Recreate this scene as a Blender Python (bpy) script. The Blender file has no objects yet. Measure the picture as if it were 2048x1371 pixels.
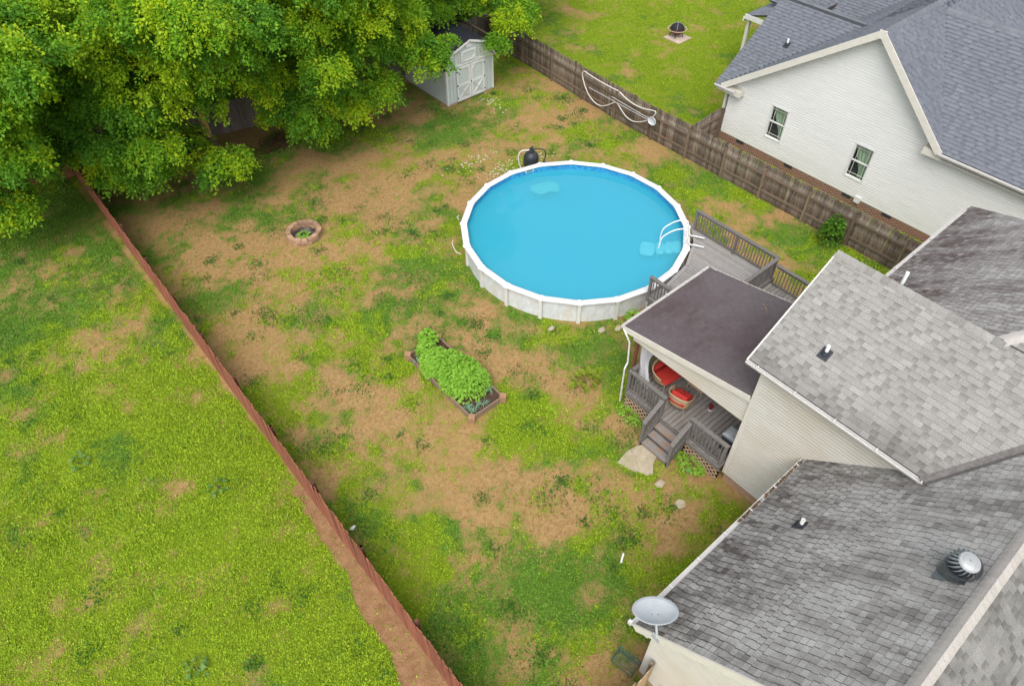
import bpy, math, random
import numpy as np
from mathutils import Vector, Matrix
random.seed(7); RNG = np.random.default_rng(7)
SC = bpy.context.scene
COL = SC.collection
# ------------------------------------------------------------------ camera
CAM_H = 18.7; FPX = 1410.0; DEP = math.radians(47.4); YAW = math.radians(49.3)
cd = bpy.data.cameras.new('camera'); cam = bpy.data.objects.new('camera', cd); COL.objects.link(cam)
cam.location = (0, 0, CAM_H); cam.rotation_euler = (math.pi/2-DEP, 0, YAW-math.pi/2)
cd.sensor_width = 36.0; cd.lens = 36.0*FPX/2048.0; cd.clip_start = .1; cd.clip_end = 3000
SC.camera = cam
# ------------------------------------------------------------------ sky and sun (bright overcast)
SUN_AZ = math.radians(-140); SUN_EL = math.radians(56)     # azimuth from +X, counter-clockwise
w = bpy.data.worlds.new('World'); SC.world = w; w.use_nodes = True
nt = w.node_tree; bg = nt.nodes['Background']
sky = nt.nodes.new('ShaderNodeTexSky'); sky.sky_type = 'NISHITA'; sky.sun_disc = False
sky.sun_elevation = SUN_EL; sky.sun_rotation = math.pi/2-SUN_AZ
sky.air_density = 1.0; sky.dust_density = 3.0; sky.ozone_density = 1.0
hs = nt.nodes.new('ShaderNodeHueSaturation'); hs.inputs['Saturation'].default_value = .35
nt.links.new(sky.outputs[0], hs.inputs['Color']); nt.links.new(hs.outputs[0], bg.inputs[0])
bg.inputs[1].default_value = .15
sd = bpy.data.lights.new('sun', 'SUN'); sd.energy = 1.1; sd.angle = math.radians(45); sd.color = (1, .965, .91)
sun = bpy.data.objects.new('sun', sd); COL.objects.link(sun)
sun.rotation_euler = (math.pi/2-SUN_EL, 0, SUN_AZ+math.pi/2)
SC.view_settings.view_transform = 'Standard'; SC.view_settings.look = 'None'
SC.view_settings.exposure = .9; SC.view_settings.gamma = 1.0

# ------------------------------------------------------------------ helpers
V = Vector
def proj(P):
    h = V((math.cos(YAW), math.sin(YAW), 0)); r = V((math.sin(YAW), -math.cos(YAW), 0))
    f = h*math.cos(DEP)-V((0, 0, math.sin(DEP))); u = r.cross(f); v = V(P)-V((0, 0, CAM_H)); d = v.dot(f)
    return 1024+FPX*v.dot(r)/d, 685.5-FPX*v.dot(u)/d
def inview(P, m=10):
    x, y = proj(P); return -m < x < 2048+m and -m < y < 1371+m

MATS = {}
def mat(name, col, rough=.7, var=.15, scale=6.0, stretch=(1, 1, 1), bump=0.0, orand=0.0, col2=None, metal=0.0,
        big=0.0, bigscale=.6, bigcol=None, spec=.3, ohue=0.0):
    if name in MATS: return MATS[name]
    m = bpy.data.materials.new(name); m.use_nodes = True; n = m.node_tree.nodes; l = m.node_tree.links
    b = n['Principled BSDF']; b.inputs['Roughness'].default_value = rough; b.inputs['Metallic'].default_value = metal
    b.inputs['Specular IOR Level'].default_value = spec
    tc = n.new('ShaderNodeTexCoord'); oi = n.new('ShaderNodeObjectInfo')
    ad = n.new('ShaderNodeVectorMath'); ad.operation = 'MULTIPLY_ADD'
    cx = n.new('ShaderNodeCombineXYZ'); l.new(oi.outputs['Random'], cx.inputs[0]); l.new(oi.outputs['Random'], cx.inputs[2])
    l.new(cx.outputs[0], ad.inputs[0]); ad.inputs[1].default_value = (57, 31, 43); l.new(tc.outputs['Object'], ad.inputs[2])
    mp = n.new('ShaderNodeMapping'); mp.inputs['Scale'].default_value = stretch; l.new(ad.outputs[0], mp.inputs[0])
    nz = n.new('ShaderNodeTexNoise'); nz.inputs['Scale'].default_value = scale; nz.inputs['Detail'].default_value = 7; nz.inputs['Roughness'].default_value = .65
    l.new(mp.outputs[0], nz.inputs[0])
    cr = n.new('ShaderNodeValToRGB'); cr.color_ramp.elements[0].position = .32; cr.color_ramp.elements[1].position = .68
    c2 = col2 if col2 else tuple(min(1, c*(1+var)) for c in col)
    c1 = col if col2 else tuple(c*(1-var) for c in col)
    cr.color_ramp.elements[0].color = (*c1, 1); cr.color_ramp.elements[1].color = (*c2, 1)
    l.new(nz.outputs[0], cr.inputs[0]); out = cr.outputs[0]
    if big:
        nb = n.new('ShaderNodeTexNoise'); nb.inputs['Scale'].default_value = bigscale; nb.inputs['Detail'].default_value = 5
        l.new(tc.outputs['Object'], nb.inputs[0])
        r2 = n.new('ShaderNodeValToRGB'); r2.color_ramp.elements[0].position = .45; r2.color_ramp.elements[1].position = .7
        r2.color_ramp.elements[0].color = (0, 0, 0, 1); r2.color_ramp.elements[1].color = (big, big, big, 1); l.new(nb.outputs[0], r2.inputs[0])
        mx = n.new('ShaderNodeMixRGB'); l.new(r2.outputs[0], mx.inputs[0]); l.new(out, mx.inputs[1]); mx.inputs[2].default_value = (*bigcol, 1); out = mx.outputs[0]
    if orand:
        hv = n.new('ShaderNodeHueSaturation'); mr = n.new('ShaderNodeMapRange'); l.new(oi.outputs['Random'], mr.inputs[0])
        mr.inputs[3].default_value = 1-orand; mr.inputs[4].default_value = 1+orand
        l.new(mr.outputs[0], hv.inputs['Value']); l.new(out, hv.inputs['Color']); out = hv.outputs[0]
    l.new(out, b.inputs['Base Color'])
    if bump:
        bp = n.new('ShaderNodeBump'); bp.inputs['Strength'].default_value = bump; bp.inputs['Distance'].default_value = .02
        l.new(nz.outputs[0], bp.inputs['Height']); l.new(bp.outputs[0], b.inputs['Normal'])
    MATS[name] = m; return m

def attrmat(name, attr='tone', rough=.85, c_lo=(.05, .05, .05), c_hi=(.4, .4, .4), stain=None, stainamt=0, stscale=.5, fine=.25, leaf=False, stretch=(1,1,1), edge=None):
    """colour from a per-vertex attribute (shingle tone or leaf colour) with noise and stains with a shape of their own"""
    if name in MATS: return MATS[name]
    m = bpy.data.materials.new(name); m.use_nodes = True; n = m.node_tree.nodes; l = m.node_tree.links
    b = n['Principled BSDF']; b.inputs['Roughness'].default_value = rough; b.inputs['Specular IOR Level'].default_value = .25
    at = n.new('ShaderNodeAttribute'); at.attribute_name = attr; tc = n.new('ShaderNodeTexCoord'); ge = n.new('ShaderNodeNewGeometry')
    if leaf:
        out = at.outputs['Color']
    else:
        mx = n.new('ShaderNodeMixRGB'); mx.inputs[1].default_value = (*c_lo, 1); mx.inputs[2].default_value = (*c_hi, 1)
        l.new(at.outputs['Fac'], mx.inputs[0]); out = mx.outputs[0]
    nz = n.new('ShaderNodeTexNoise'); nz.inputs['Scale'].default_value = 45; nz.inputs['Detail'].default_value = 3; l.new(ge.outputs['Position'], nz.inputs[0])
    mr = n.new('ShaderNodeMapRange'); l.new(nz.outputs[0], mr.inputs[0]); mr.inputs[1].default_value = .3; mr.inputs[2].default_value = .7
    mr.inputs[3].default_value = 1-fine; mr.inputs[4].default_value = 1+fine
    hv = n.new('ShaderNodeHueSaturation'); l.new(mr.outputs[0], hv.inputs['Value']); l.new(out, hv.inputs['Color']); out = hv.outputs[0]
    if stain:
        mp = n.new('ShaderNodeMapping'); mp.inputs['Scale'].default_value = stretch; l.new(ge.outputs['Position'], mp.inputs[0])
        ns = n.new('ShaderNodeTexNoise'); ns.inputs['Scale'].default_value = stscale; ns.inputs['Detail'].default_value = 8; ns.inputs['Roughness'].default_value = .62; l.new(mp.outputs[0], ns.inputs[0])
        r2 = n.new('ShaderNodeValToRGB'); r2.color_ramp.elements[0].position = .42; r2.color_ramp.elements[1].position = .62
        r2.color_ramp.elements[0].color = (0, 0, 0, 1); r2.color_ramp.elements[1].color = (stainamt,)*3+(1,); l.new(ns.outputs[0], r2.inputs[0])
        fac = r2.outputs[0]
        if edge:   # weathering grows toward one end of the slope: (axis, from, to, amount)
            sx = n.new('ShaderNodeSeparateXYZ'); l.new(ge.outputs['Position'], sx.inputs[0])
            me = n.new('ShaderNodeMapRange'); l.new(sx.outputs[edge[0]], me.inputs[0]); me.inputs[1].default_value = edge[1]; me.inputs[2].default_value = edge[2]
            me.inputs[3].default_value = 0; me.inputs[4].default_value = edge[3]
            ma = n.new('ShaderNodeMath'); ma.operation = 'MULTIPLY_ADD'; l.new(me.outputs[0], ma.inputs[0]); l.new(ns.outputs[0], ma.inputs[1]); l.new(r2.outputs[0], ma.inputs[2]); ma.use_clamp = True; fac = ma.outputs[0]
        rz = n.new('ShaderNodeMapRange'); l.new(at.outputs['Fac'], rz.inputs[0]); rz.inputs[1].default_value = .35; rz.inputs[2].default_value = .75; rz.inputs[3].default_value = 1; rz.inputs[4].default_value = .5
        mm = n.new('ShaderNodeMath'); mm.operation = 'MULTIPLY'; l.new(fac, mm.inputs[0]); l.new(rz.outputs[0], mm.inputs[1]); fac = mm.outputs[0]
        m2 = n.new('ShaderNodeMixRGB'); l.new(fac, m2.inputs[0]); l.new(out, m2.inputs[1]); m2.inputs[2].default_value = (*stain, 1); out = m2.outputs[0]
    l.new(out, b.inputs['Base Color'])
    if leaf:
        tr = n.new('ShaderNodeBsdfTranslucent'); l.new(out, tr.inputs[0]); ms = n.new('ShaderNodeMixShader'); ms.inputs[0].default_value = .5
        l.new(b.outputs[0], ms.inputs[1]); l.new(tr.outputs[0], ms.inputs[2]); l.new(ms.outputs[0], n['Material Output'].inputs[0])
        b.inputs['Roughness'].default_value = .5
    MATS[name] = m; return m

def tag(o, label=None, cat=None, group=None, kind=None):
    if label: o['label'] = label
    if cat: o['category'] = cat
    if group: o['group'] = group
    if kind: o['kind'] = kind
    return o
BASE = {}
def thing(name, loc, label, cat, group=None):
    o = bpy.data.objects.new(name, None); COL.objects.link(o); o.location = loc; o.empty_display_size = .2
    tag(o, label, cat, group); BASE[o] = V(loc); return o
def link(name, me, parent=None, loc=None, rot=None, scale=None):
    """loc is given in world space; parents are never rotated, so local = world - parent's base"""
    o = bpy.data.objects.new(name, me); COL.objects.link(o)
    if parent:
        o.parent = parent
        pb = BASE.get(parent, V((0, 0, 0)))
        o.location = (V(loc) - pb) if loc is not None else -pb
        if loc is None: BASE[o] = V((0, 0, 0))
        else: BASE[o] = V(loc)
    else:
        o.location = loc if loc is not None else (0, 0, 0); BASE[o] = V(o.location)
    if rot: o.rotation_euler = rot
    if scale: o.scale = scale
    return o

class MB:
    def __init__(s): s.v = []; s.f = []; s.mi = []; s.cur = 0
    def add(s, vs, fs):
        k = len(s.v); s.v += [tuple(x) for x in vs]; s.f += [tuple(i+k for i in f) for f in fs]; s.mi += [s.cur]*len(fs); return s
    def box(s, c, d, R=None):
        x, y, z = (q/2 for q in d); vs = [V(p) for p in ((-x,-y,-z),(x,-y,-z),(x,y,-z),(-x,y,-z),(-x,-y,z),(x,-y,z),(x,y,z),(-x,y,z))]
        if R is not None: vs = [R @ p for p in vs]
        return s.add([p+V(c) for p in vs], [(3,2,1,0),(4,5,6,7),(0,1,5,4),(1,2,6,5),(2,3,7,6),(3,0,4,7)])
    def bb(s, a, b): return s.box([(p+q)/2 for p, q in zip(a, b)], [abs(q-p) for p, q in zip(a, b)])
    def beam(s, a, b, wd, ht, up=(0, 0, 1)):
        a, b = V(a), V(b); d = (b-a); L = d.length; d.normalize(); r = d.cross(V(up))
        if r.length < 1e-4: r = V((1, 0, 0))
        r.normalize(); u = r.cross(d)
        R = Matrix((d, r, u)).transposed(); return s.box((a+b)/2, (L, wd, ht), R)
    def cbox(s, c, d, ch=.01, R=None):
        """box with chamfered top edges"""
        x, y, z = (q/2 for q in d); e = min(ch, x*.9, y*.9)
        vs = [V(p) for p in ((-x,-y,-z),(x,-y,-z),(x,y,-z),(-x,y,-z),(-x,-y,z-e),(x,-y,z-e),(x,y,z-e),(-x,y,z-e),(-x+e,-y+e,z),(x-e,-y+e,z),(x-e,y-e,z),(-x+e,y-e,z))]
        if R is not None: vs = [R @ p for p in vs]
        fs = [(3,2,1,0),(8,9,10,11)]
        for k in range(4): j = (k+1) % 4; fs += [(k, j, 4+j, 4+k), (4+k, 4+j, 8+j, 8+k)]
        return s.add([p+V(c) for p in vs], fs)
    def prism(s, poly, off):
        n = len(poly); o = V(off); vs = [V(p) for p in poly]+[V(p)+o for p in poly]
        return s.add(vs, [tuple(range(n))[::-1], tuple(range(n, 2*n))]+[(i, (i+1) % n, n+(i+1) % n, n+i) for i in range(n)])
    def tube(s, pts, r, n=8, close=False):
        pts = [V(p) for p in pts]; m = len(pts); rs = r if isinstance(r, (list, tuple)) else [r]*m; vs = []; prev = None
        for i, p in enumerate(pts):
            if close: t = pts[(i+1) % m]-pts[i-1]
            else: t = pts[min(i+1, m-1)]-pts[max(i-1, 0)]
            t.normalize()
            if prev is None:
                a = V((0, 0, 1)) if abs(t.z) < .9 else V((1, 0, 0)); x = t.cross(a); x.normalize()
            else:
                x = prev-t*prev.dot(t); x.normalize()
            prev = x; y = t.cross(x)
            for k in range(n): q = 2*math.pi*k/n; vs.append(p+(x*math.cos(q)+y*math.sin(q))*rs[i])
        fs = [(i*n+k, i*n+(k+1) % n, ((i+1) % m)*n+(k+1) % n, ((i+1) % m)*n+k) for i in range(m if close else m-1) for k in range(n)]
        if not close: fs += [tuple(range(n))[::-1], tuple(range((m-1)*n, m*n))]
        return s.add(vs, fs)
    def lathe(s, prof, c, n=24, R=None):
        c = V(c); vs = []
        for r, z in prof:
            for k in range(n):
                q = 2*math.pi*k/n; p = V((r*math.cos(q), r*math.sin(q), z)); vs.append((R @ p if R is not None else p)+c)
        m = len(prof); fs = [(i*n+k, i*n+(k+1) % n, (i+1)*n+(k+1) % n, (i+1)*n+k) for i in range(m-1) for k in range(n)]
        if prof[0][0] > 1e-4: fs.append(tuple(range(n))[::-1])
        if prof[-1][0] > 1e-4: fs.append(tuple(range((m-1)*n, m*n)))
        return s.add(vs, fs)
    def mesh(s, mats, name='m', smooth=False, off=None):
        me = bpy.data.meshes.new(name); vs = s.v if off is None else [tuple(V(p)-V(off)) for p in s.v]
        me.from_pydata(vs, [], s.f)
        for m in (mats if isinstance(mats, (list, tuple)) else [mats]): me.materials.append(m)
        if any(s.mi): me.polygons.foreach_set('material_index', s.mi)
        if smooth: me.polygons.foreach_set('use_smooth', [True]*len(s.f)); me.set_sharp_from_angle(angle=math.radians(42))
        me.update(); return me
    def build(s, name, m, parent=None, smooth=False, loc=None):
        """verts in world space; child keeps them through the parent's base"""
        return link(name, s.mesh(m, name, smooth), parent) if parent or loc is None else link(name, s.mesh(m, name, smooth, off=loc), None, loc)

def np_mesh(name, verts, faces, mats, cols=None, attr='Col', smooth=False):
    """fast mesh from numpy arrays; faces (n,k)"""
    me = bpy.data.meshes.new(name); n, k = faces.shape
    me.vertices.add(len(verts)); me.vertices.foreach_set('co', verts.astype(np.float32).ravel())
    me.loops.add(n*k); me.loops.foreach_set('vertex_index', faces.astype(np.int32).ravel())
    me.polygons.add(n); me.polygons.foreach_set('loop_start', np.arange(0, n*k, k, dtype=np.int32)); me.polygons.foreach_set('loop_total', np.full(n, k, dtype=np.int32))
    me.polygons.foreach_set('use_smooth', np.full(n, bool(smooth)))
    me.update(calc_edges=True)
    if cols is not None:
        a = me.attributes.new(attr, 'FLOAT_COLOR', 'POINT'); c = np.ones((len(verts), 4), dtype=np.float32); c[:, :cols.shape[1]] = cols
        a.data.foreach_set('color', c.ravel())
    for m in (mats if isinstance(mats, (list, tuple)) else [mats]): me.materials.append(m)
    return me

# value noise in numpy
_LAT = RNG.random((256, 256))
def vnoise(x, y):
    xi = np.floor(x).astype(int); yi = np.floor(y).astype(int); fx = x-xi; fy = y-yi
    fx = fx*fx*(3-2*fx); fy = fy*fy*(3-2*fy); g = lambda a, b: _LAT[a % 256, b % 256]
    return (g(xi, yi)*(1-fx)+g(xi+1, yi)*fx)*(1-fy)+(g(xi, yi+1)*(1-fx)+g(xi+1, yi+1)*fx)*fy
def fbm(x, y, s=1.0, o=5, seed=0, gain=.55):
    v = 0; a = 1; t = 0; x = x*s+seed*17.3; y = y*s+seed*9.1
    for i in range(o): v = v+a*vnoise(x, y); t += a; a *= gain; x = x*2.03+11; y = y*2.03+5
    return v/t

WHITE = mat('white_paint', (.62, .62, .605), .45, .05, 5)
WHITE2 = mat('white_vinyl', (.72, .71, .68), .5, .06, 3, big=.35, bigscale=.9, bigcol=(.55, .5, .43))
GUTTER = mat('white_gutter', (.60, .585, .565), .4, .06, 6)
# ================================================================== GROUND
BR = [(4.6,28.2,2.18),(5.2,25.9,2.3),(5.8,23.6,2.4),(7.1,21.0,2.47),(4.7,19.8,1.57),(11.0,23.6,2.73),(13.1,22.8,2.29),(7.3,19.0,1.18),(9.7,27.4,1.35),(13.5,26.0,1.73),(15.6,26.5,1.4),(11.4,27.8,1.13),(9.9,15.0,1.29),(11.1,14.7,0.93),(10.9,11.9,1.05),(10.8,10.8,0.86),(3.4,18.7,1.04),(4.6,18.1,1.12),(5.0,15.8,0.89),(4.8,13.7,1.26),(5.9,13.6,0.76),(5.8,11.6,0.97),(7.2,10.7,1.45),(6.8,9.4,1.4),(5.7,10.5,0.94),(6.7,8.3,0.92),(8.1,6.6,0.91),(8.0,8.7,0.94),(9.7,6.1,0.7),(11.3,5.5,0.88),(10.9,4.2,0.63),(11.5,9.4,0.68),(11.5,8.0,0.66),(24.6,22.5,1.49),(22.0,23.1,1.18),(23.6,18.4,1.0),(17.8,28.3,1.36),(24.7,27.2,1.17),(17.7,24.1,1.25),(23.4,12.9,0.69),(22.8,11.2,1.01),(22.4,9.4,0.87),(-0.8,27.8,1.43),(1.1,23.3,1.27),(-1.2,23.5,0.64),(-0.9,20.6,0.36),(-3.7,15.1,0.34),(-3.1,13.9,0.42),(-0.5,15.6,0.26),(2.9,19.7,0.77),(9.5,21.3,1.7),(32.5,32.7,1.06),(27.8,28.5,1.09),(21.5,7.5,0.52),(15.0,21.6,1.37),(13.0,20.5,0.98)]
GR = [(10.2,18.7,1.41),(7.7,17.6,1.52),(7.8,15.8,1.09),(11.6,17.2,1.19),(11.0,15.8,0.95),(11.9,14.0,0.93),(13.3,11.1,1.81),(13.1,10.0,1.24),(9.3,9.4,1.22),(9.5,8.5,0.96),(3.8,12.1,0.96),(3.4,10.3,1.38),(3.3,8.7,1.63),(6.5,5.0,2.17),(5.2,5.5,1.71),(6.9,3.4,1.58),(3.5,6.7,1.29),(9.0,4.4,0.9),(14.3,22.2,0.69),(9.3,29.6,1.41),(11.7,29.2,1.3),(13.9,28.8,1.58),(6.3,21.6,0.58),(10.1,22.1,0.48),(24.0,14.8,1.2),(24.0,16.9,0.99),(24.2,29.2,1.2),(18.6,26.4,1.06),(28.7,24.6,1.2),(20.9,19.1,0.96),(4.1,22.1,0.83),(7.0,27.0,0.95),(24.5,13.0,0.95),(23.8,8.2,1.56),(5.8,17.2,0.55),(3.6,16.1,1.06),(3.8,14.4,0.85),(3.7,13.0,0.65),(9.4,10.6,0.75),(6.1,12.1,0.41),(0.0,25.6,1.01),(10.4,6.7,0.32),(10.3,3.7,0.77),(11.2,5.0,0.4),(9.3,14.2,0.36),(9.8,15.4,0.74),(10.0,16.3,0.76),(7.8,13.7,0.69)]
MUD_R = [(13.2, 2.3), (12.4, 2.5), (10.4, 2.55), (8.56, 2.5), (6.46, 2.5), (4.88, 2.5), (2, 2.5)]
MUD_L = [(13.2, 2.3), (12.35, 2.2), (10.39, 2.08), (8.95, 1.9), (7.22, 1.8), (5.98, 1.68), (2, 1.4)]
def ground_fields(x, y):
    """cover: >0.5 living green, <0.5 dead grass and soil; lime: yellow-green moss against deep grass; mud: bare trodden earth"""
    left = x < 2.55; nb = x > 25.4
    n1 = fbm(x, y, .38, 6, 1); n2 = fbm(x, y, 1.5, 4, 2); n3 = fbm(x, y, .22, 4, 3); n4 = fbm(x, y, .85, 5, 4)
    wx = x+1.1*(fbm(x, y, .7, 4, 8)-.5)*2; wy = y+1.1*(fbm(x, y, .7, 4, 9)-.5)*2
    c = np.full_like(x, .5)
    b = np.zeros_like(x); g = np.zeros_like(x)
    for px, py, r in BR: b = np.maximum(b, np.exp(-((wx-px)**2+(wy-py)**2)/(r*1.05)**2))
    for px, py, r in GR: g = np.maximum(g, np.exp(-((wx-px)**2+(wy-py)**2)/(r*1.05)**2))
    c = c-.3*b+.28*g
    c = np.where(left, .77-.24*b+.15*g-.04*np.clip((y-17)/8, 0, 1), c)
    c = np.where(nb, .76-.35*b, c)
    amp = np.where(left, .45, np.where(nb, .6, .8))
    n5 = fbm(x, y, 4.2, 3, 14); cover = c+.75*amp*(n1-.5)+.85*(n4-.5)+.75*(n2-.5)+.7*np.clip(n5-.56, 0, 1)+.35*(n5-.5)
    lime = np.where(left, np.clip(1.05-(y-14)/16, .15, 1.0), np.where(nb, .95, .5))+1.3*(n3-.5)+1.5*(fbm(x, y, .6, 4, 6)-.5)+.7*(n2-.5)
    # lush darker grass by the near fence line and toward the house
    lime = lime-.45*np.exp(-((x-6.2)**2/5+(y-4.6)**2/3))-.35*np.exp(-((x-12)**2+(y-30)**2)/25)-.3*np.exp(-((x-4)**2+(y-31)**2)/20)
    ys = np.array([p[0] for p in MUD_R])[::-1]; xr = np.interp(wy, ys, np.array([p[1] for p in MUD_R])[::-1]); xl = np.interp(wy, np.array([p[0] for p in MUD_L])[::-1], np.array([p[1] for p in MUD_L])[::-1])
    jit = .8*(fbm(x, y, 1.1, 5, 5)-.5)
    d = np.minimum(x+jit-xl, xr+.1-x); mud = np.clip(d/.3+.5, 0, 1)*(wy < 13)
    # trodden soil under the far trees and at the fence feet
    shade = np.clip((y-30.2+1.6*(n1-.5))/1.2, 0, 1)*np.where(x > 3, 1, 0)*np.where(nb, 0, 1)
    cover = cover-.12*shade
    return np.clip(cover, 0, 1), np.clip(lime, 0, 1), mud

def axis(lo, hi, st, far):
    a = np.arange(lo, hi+st/2, st); return np.concatenate([[lo-far, lo-far*.4, lo-far*.12, lo-8, lo-2], a, [hi+2, hi+8, hi+far*.12, hi+far*.4, hi+far]])
gx = axis(-9, 41, .15, 900); gy = axis(-2, 44, .15, 900)
X, Y = np.meshgrid(gx, gy, indexing='ij'); cov, lim, mud = ground_fields(X, Y)
Zg = (.05*(fbm(X, Y, .5, 3, 7)-.5)+.03*(fbm(X, Y, 2.5, 3, 12)-.5))
flat = np.exp(-np.clip(np.hypot(X-16.76, Y-15.59)-4.7, 0, 9)**2*4); Zg = Zg*(1-flat)-.01
nx, ny = X.shape; idx = np.arange(nx*ny).reshape(nx, ny)
F = np.stack([idx[:-1, :-1], idx[1:, :-1], idx[1:, 1:], idx[:-1, 1:]], -1).reshape(-1, 4)
m = bpy.data.materials.new('lawn'); m.use_nodes = True; n = m.node_tree.nodes; l = m.node_tree.links
b = n['Principled BSDF']; b.inputs['Roughness'].default_value = .9; b.inputs['Specular IOR Level'].default_value = .1
at = n.new('ShaderNodeAttribute'); at.attribute_name = 'Col'; sp = n.new('ShaderNodeSeparateColor'); l.new(at.outputs['Color'], sp.inputs[0])
ge = n.new('ShaderNodeNewGeometry')
def NZ(sc, det=6, ro=.65):
    q = n.new('ShaderNodeTexNoise'); q.inputs['Scale'].default_value = sc; q.inputs['Detail'].default_value = det; q.inputs['Roughness'].default_value = ro; l.new(ge.outputs['Position'], q.inputs[0]); return q.outputs[0]
def MR(s, a0, a1, b0, b1):
    q = n.new('ShaderNodeMapRange'); l.new(s, q.inputs[0]); q.inputs[1].default_value = a0; q.inputs[2].default_value = a1; q.inputs[3].default_value = b0; q.inputs[4].default_value = b1; return q.outputs[0]
def ADD(a, c):
    q = n.new('ShaderNodeMath'); q.operation = 'ADD'; l.new(a, q.inputs[0]); l.new(c, q.inputs[1]); return q.outputs[0]
def MIX(f, a, c):
    q = n.new('ShaderNodeMixRGB')
    l.new(f, q.inputs[0])
    for i, v in ((1, a), (2, c)):
        if isinstance(v, tuple): q.inputs[i].default_value = (*v, 1)
        else: l.new(v, q.inputs[i])
    return q.outputs[0]
f1, f2, f3 = NZ(7), NZ(22, 4), NZ(3.2)
soil = MIX(MR(f1, .35, .65, 0, 1), (.25, .145, .056), (.38, .245, .105)); soil = MIX(MR(f2, .5, .72, 0, .7), soil, (.44, .315, .145))
deep = MIX(MR(f2, .35, .65, 0, 1), (.06, .13, .016), (.11, .2, .022)); lime = MIX(MR(f2, .35, .65, 0, 1), (.10, .16, .008), (.20, .27, .012))
grass = MIX(MR(ADD(sp.outputs[1], MR(f3, .3, .7, -.35, .35)), .35, .62, 0, 1), deep, lime)
cv = MR(ADD(ADD(sp.outputs[0], MR(f1, .3, .7, -.2, .2)), MR(f2, .3, .7, -.22, .22)), .3, .72, 0, 1)
c0 = MIX(cv, soil, grass)
mudc = MIX(MR(f3, .35, .65, 0, 1), (.22, .122, .058), (.31, .185, .095))
c1 = MIX(MR(ADD(sp.outputs[2], MR(f1, .3, .7, -.25, .25)), .4, .6, 0, 1), c0, mudc)
l.new(c1, b.inputs['Base Color'])
bp = n.new('ShaderNodeBump'); bp.inputs['Strength'].default_value = .8; bp.inputs['Distance'].default_value = .04; l.new(ADD(f1, f2), bp.inputs['Height']); l.new(bp.outputs[0], b.inputs['Normal'])
ground = link('ground', np_mesh('ground', np.stack([X, Y, Zg], -1).reshape(-1, 3), F, m, np.stack([cov, lim, mud], -1).reshape(-1, 3), smooth=True))
tag(ground, 'patchy backyard ground of green grass, moss and bare brown soil', 'ground', kind='structure')

# short grass, clover and straw as tiny blades
def blades(n, box, seed):
    r = np.random.default_rng(seed); x = r.uniform(box[0], box[1], n); y = r.uniform(box[2], box[3], n)
    c, li, mu = ground_fields(x, y); fine = fbm(x, y, 3.0, 3, 21); c = c+.35*(fine-.5)
    keep = (r.random(n) > np.clip(mu*1.6-.25, 0, .97)) & (np.hypot(x-16.76, y-15.59) > 4.62) & (r.random(n) < np.clip(.4+1.2*(c-.35), .3, 1)); 
    for (a0, a1, b0, b1) in ((12.1, 17.4, -6, 8.5), (17.4, 20.2, -6, 12.2), (16, 20.2, 8.4, 11.8), (6.2, 12.4, -6, 2.5), (19.5, 22.6, 27.8, 31.6), (27.8, 45, -6, 16.8), (7.9, 9.3, 11.2, 14.9)):
        keep &= ~((x > a0) & (x < a1) & (y > b0) & (y < b1))
    x, y, c, li = x[keep], y[keep], c[keep], li[keep]; k = len(x); green = (c+r.normal(0, .17, len(x))) > .42
    tall = .5+1.0*fbm(x, y, .9, 3, 31)
    h = np.where(green, r.uniform(.022, .055, k)*tall, r.uniform(.012, .035, k)); wd = np.where(green, r.uniform(.022, .05, k), r.uniform(.008, .022, k))
    a = r.uniform(0, 2*np.pi, k); ti = r.uniform(.2, 1.25, k); a2 = a+r.uniform(-.5, .5, k)
    base = np.stack([x, y, np.zeros(k)-.005], -1); s = np.stack([-np.sin(a), np.cos(a), np.zeros(k)], -1)*wd[:, None]/2
    up = np.stack([np.cos(a2)*np.sin(ti), np.sin(a2)*np.sin(ti), np.cos(ti)+.05], -1)*h[:, None]*np.where(green, 1.3, 1.8)[:, None]
    v = np.stack([base-s, base+s, base+up], 1).reshape(-1, 3)
    t = np.clip((li+.5*(fbm(x, y, 3.2, 3, 22)-.5)*2-.3)/.35, 0, 1)[:, None]; q = r.random((k, 1))
    dg = np.array([.07, .165, .018])*(1-q)+np.array([.16, .29, .03])*q; lg = np.array([.15, .25, .012])*(1-q)+np.array([.30, .42, .022])*q
    br = np.array([.24, .14, .06])*(1-q)+np.array([.46, .34, .18])*q
    col = np.where(green[:, None], dg*(1-t)+lg*t, br); col = col*r.uniform(.75, 1.25, (k, 1))
    return v, np.repeat(col, 3, 0)
P = []; Q = []
for nb_, bx, sd_ in ((300000, (-6, 2.45, 4, 30), 1), (340000, (2.6, 13, 2, 30), 2), (210000, (13, 25.2, 4, 31), 3), (190000, (25.6, 46, 12, 42), 4), (40000, (-6, 2.4, 30, 36), 5)):
    v_, c_ = blades(nb_, bx, sd_); P.append(v_); Q.append(c_)
P = np.concatenate(P); Q = np.concatenate(Q)
LEAF = attrmat('leaf', 'Col', leaf=True, fine=.15)
BLADE = mat('grass_blade', (.1, .2, .02)); nn_ = BLADE.node_tree; an_ = nn_.nodes.new('ShaderNodeAttribute'); an_.attribute_name = 'Col'; nn_.links.new(an_.outputs['Color'], nn_.nodes['Principled BSDF'].inputs['Base Color']); nn_.nodes['Principled BSDF'].inputs['Specular IOR Level'].default_value = .15
g = link('grass', np_mesh('grass', P, np.arange(len(P)).reshape(-1, 3), BLADE, Q)); tag(g, 'short patchy grass, clover and straw covering the yards', 'grass', kind='stuff')
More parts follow.
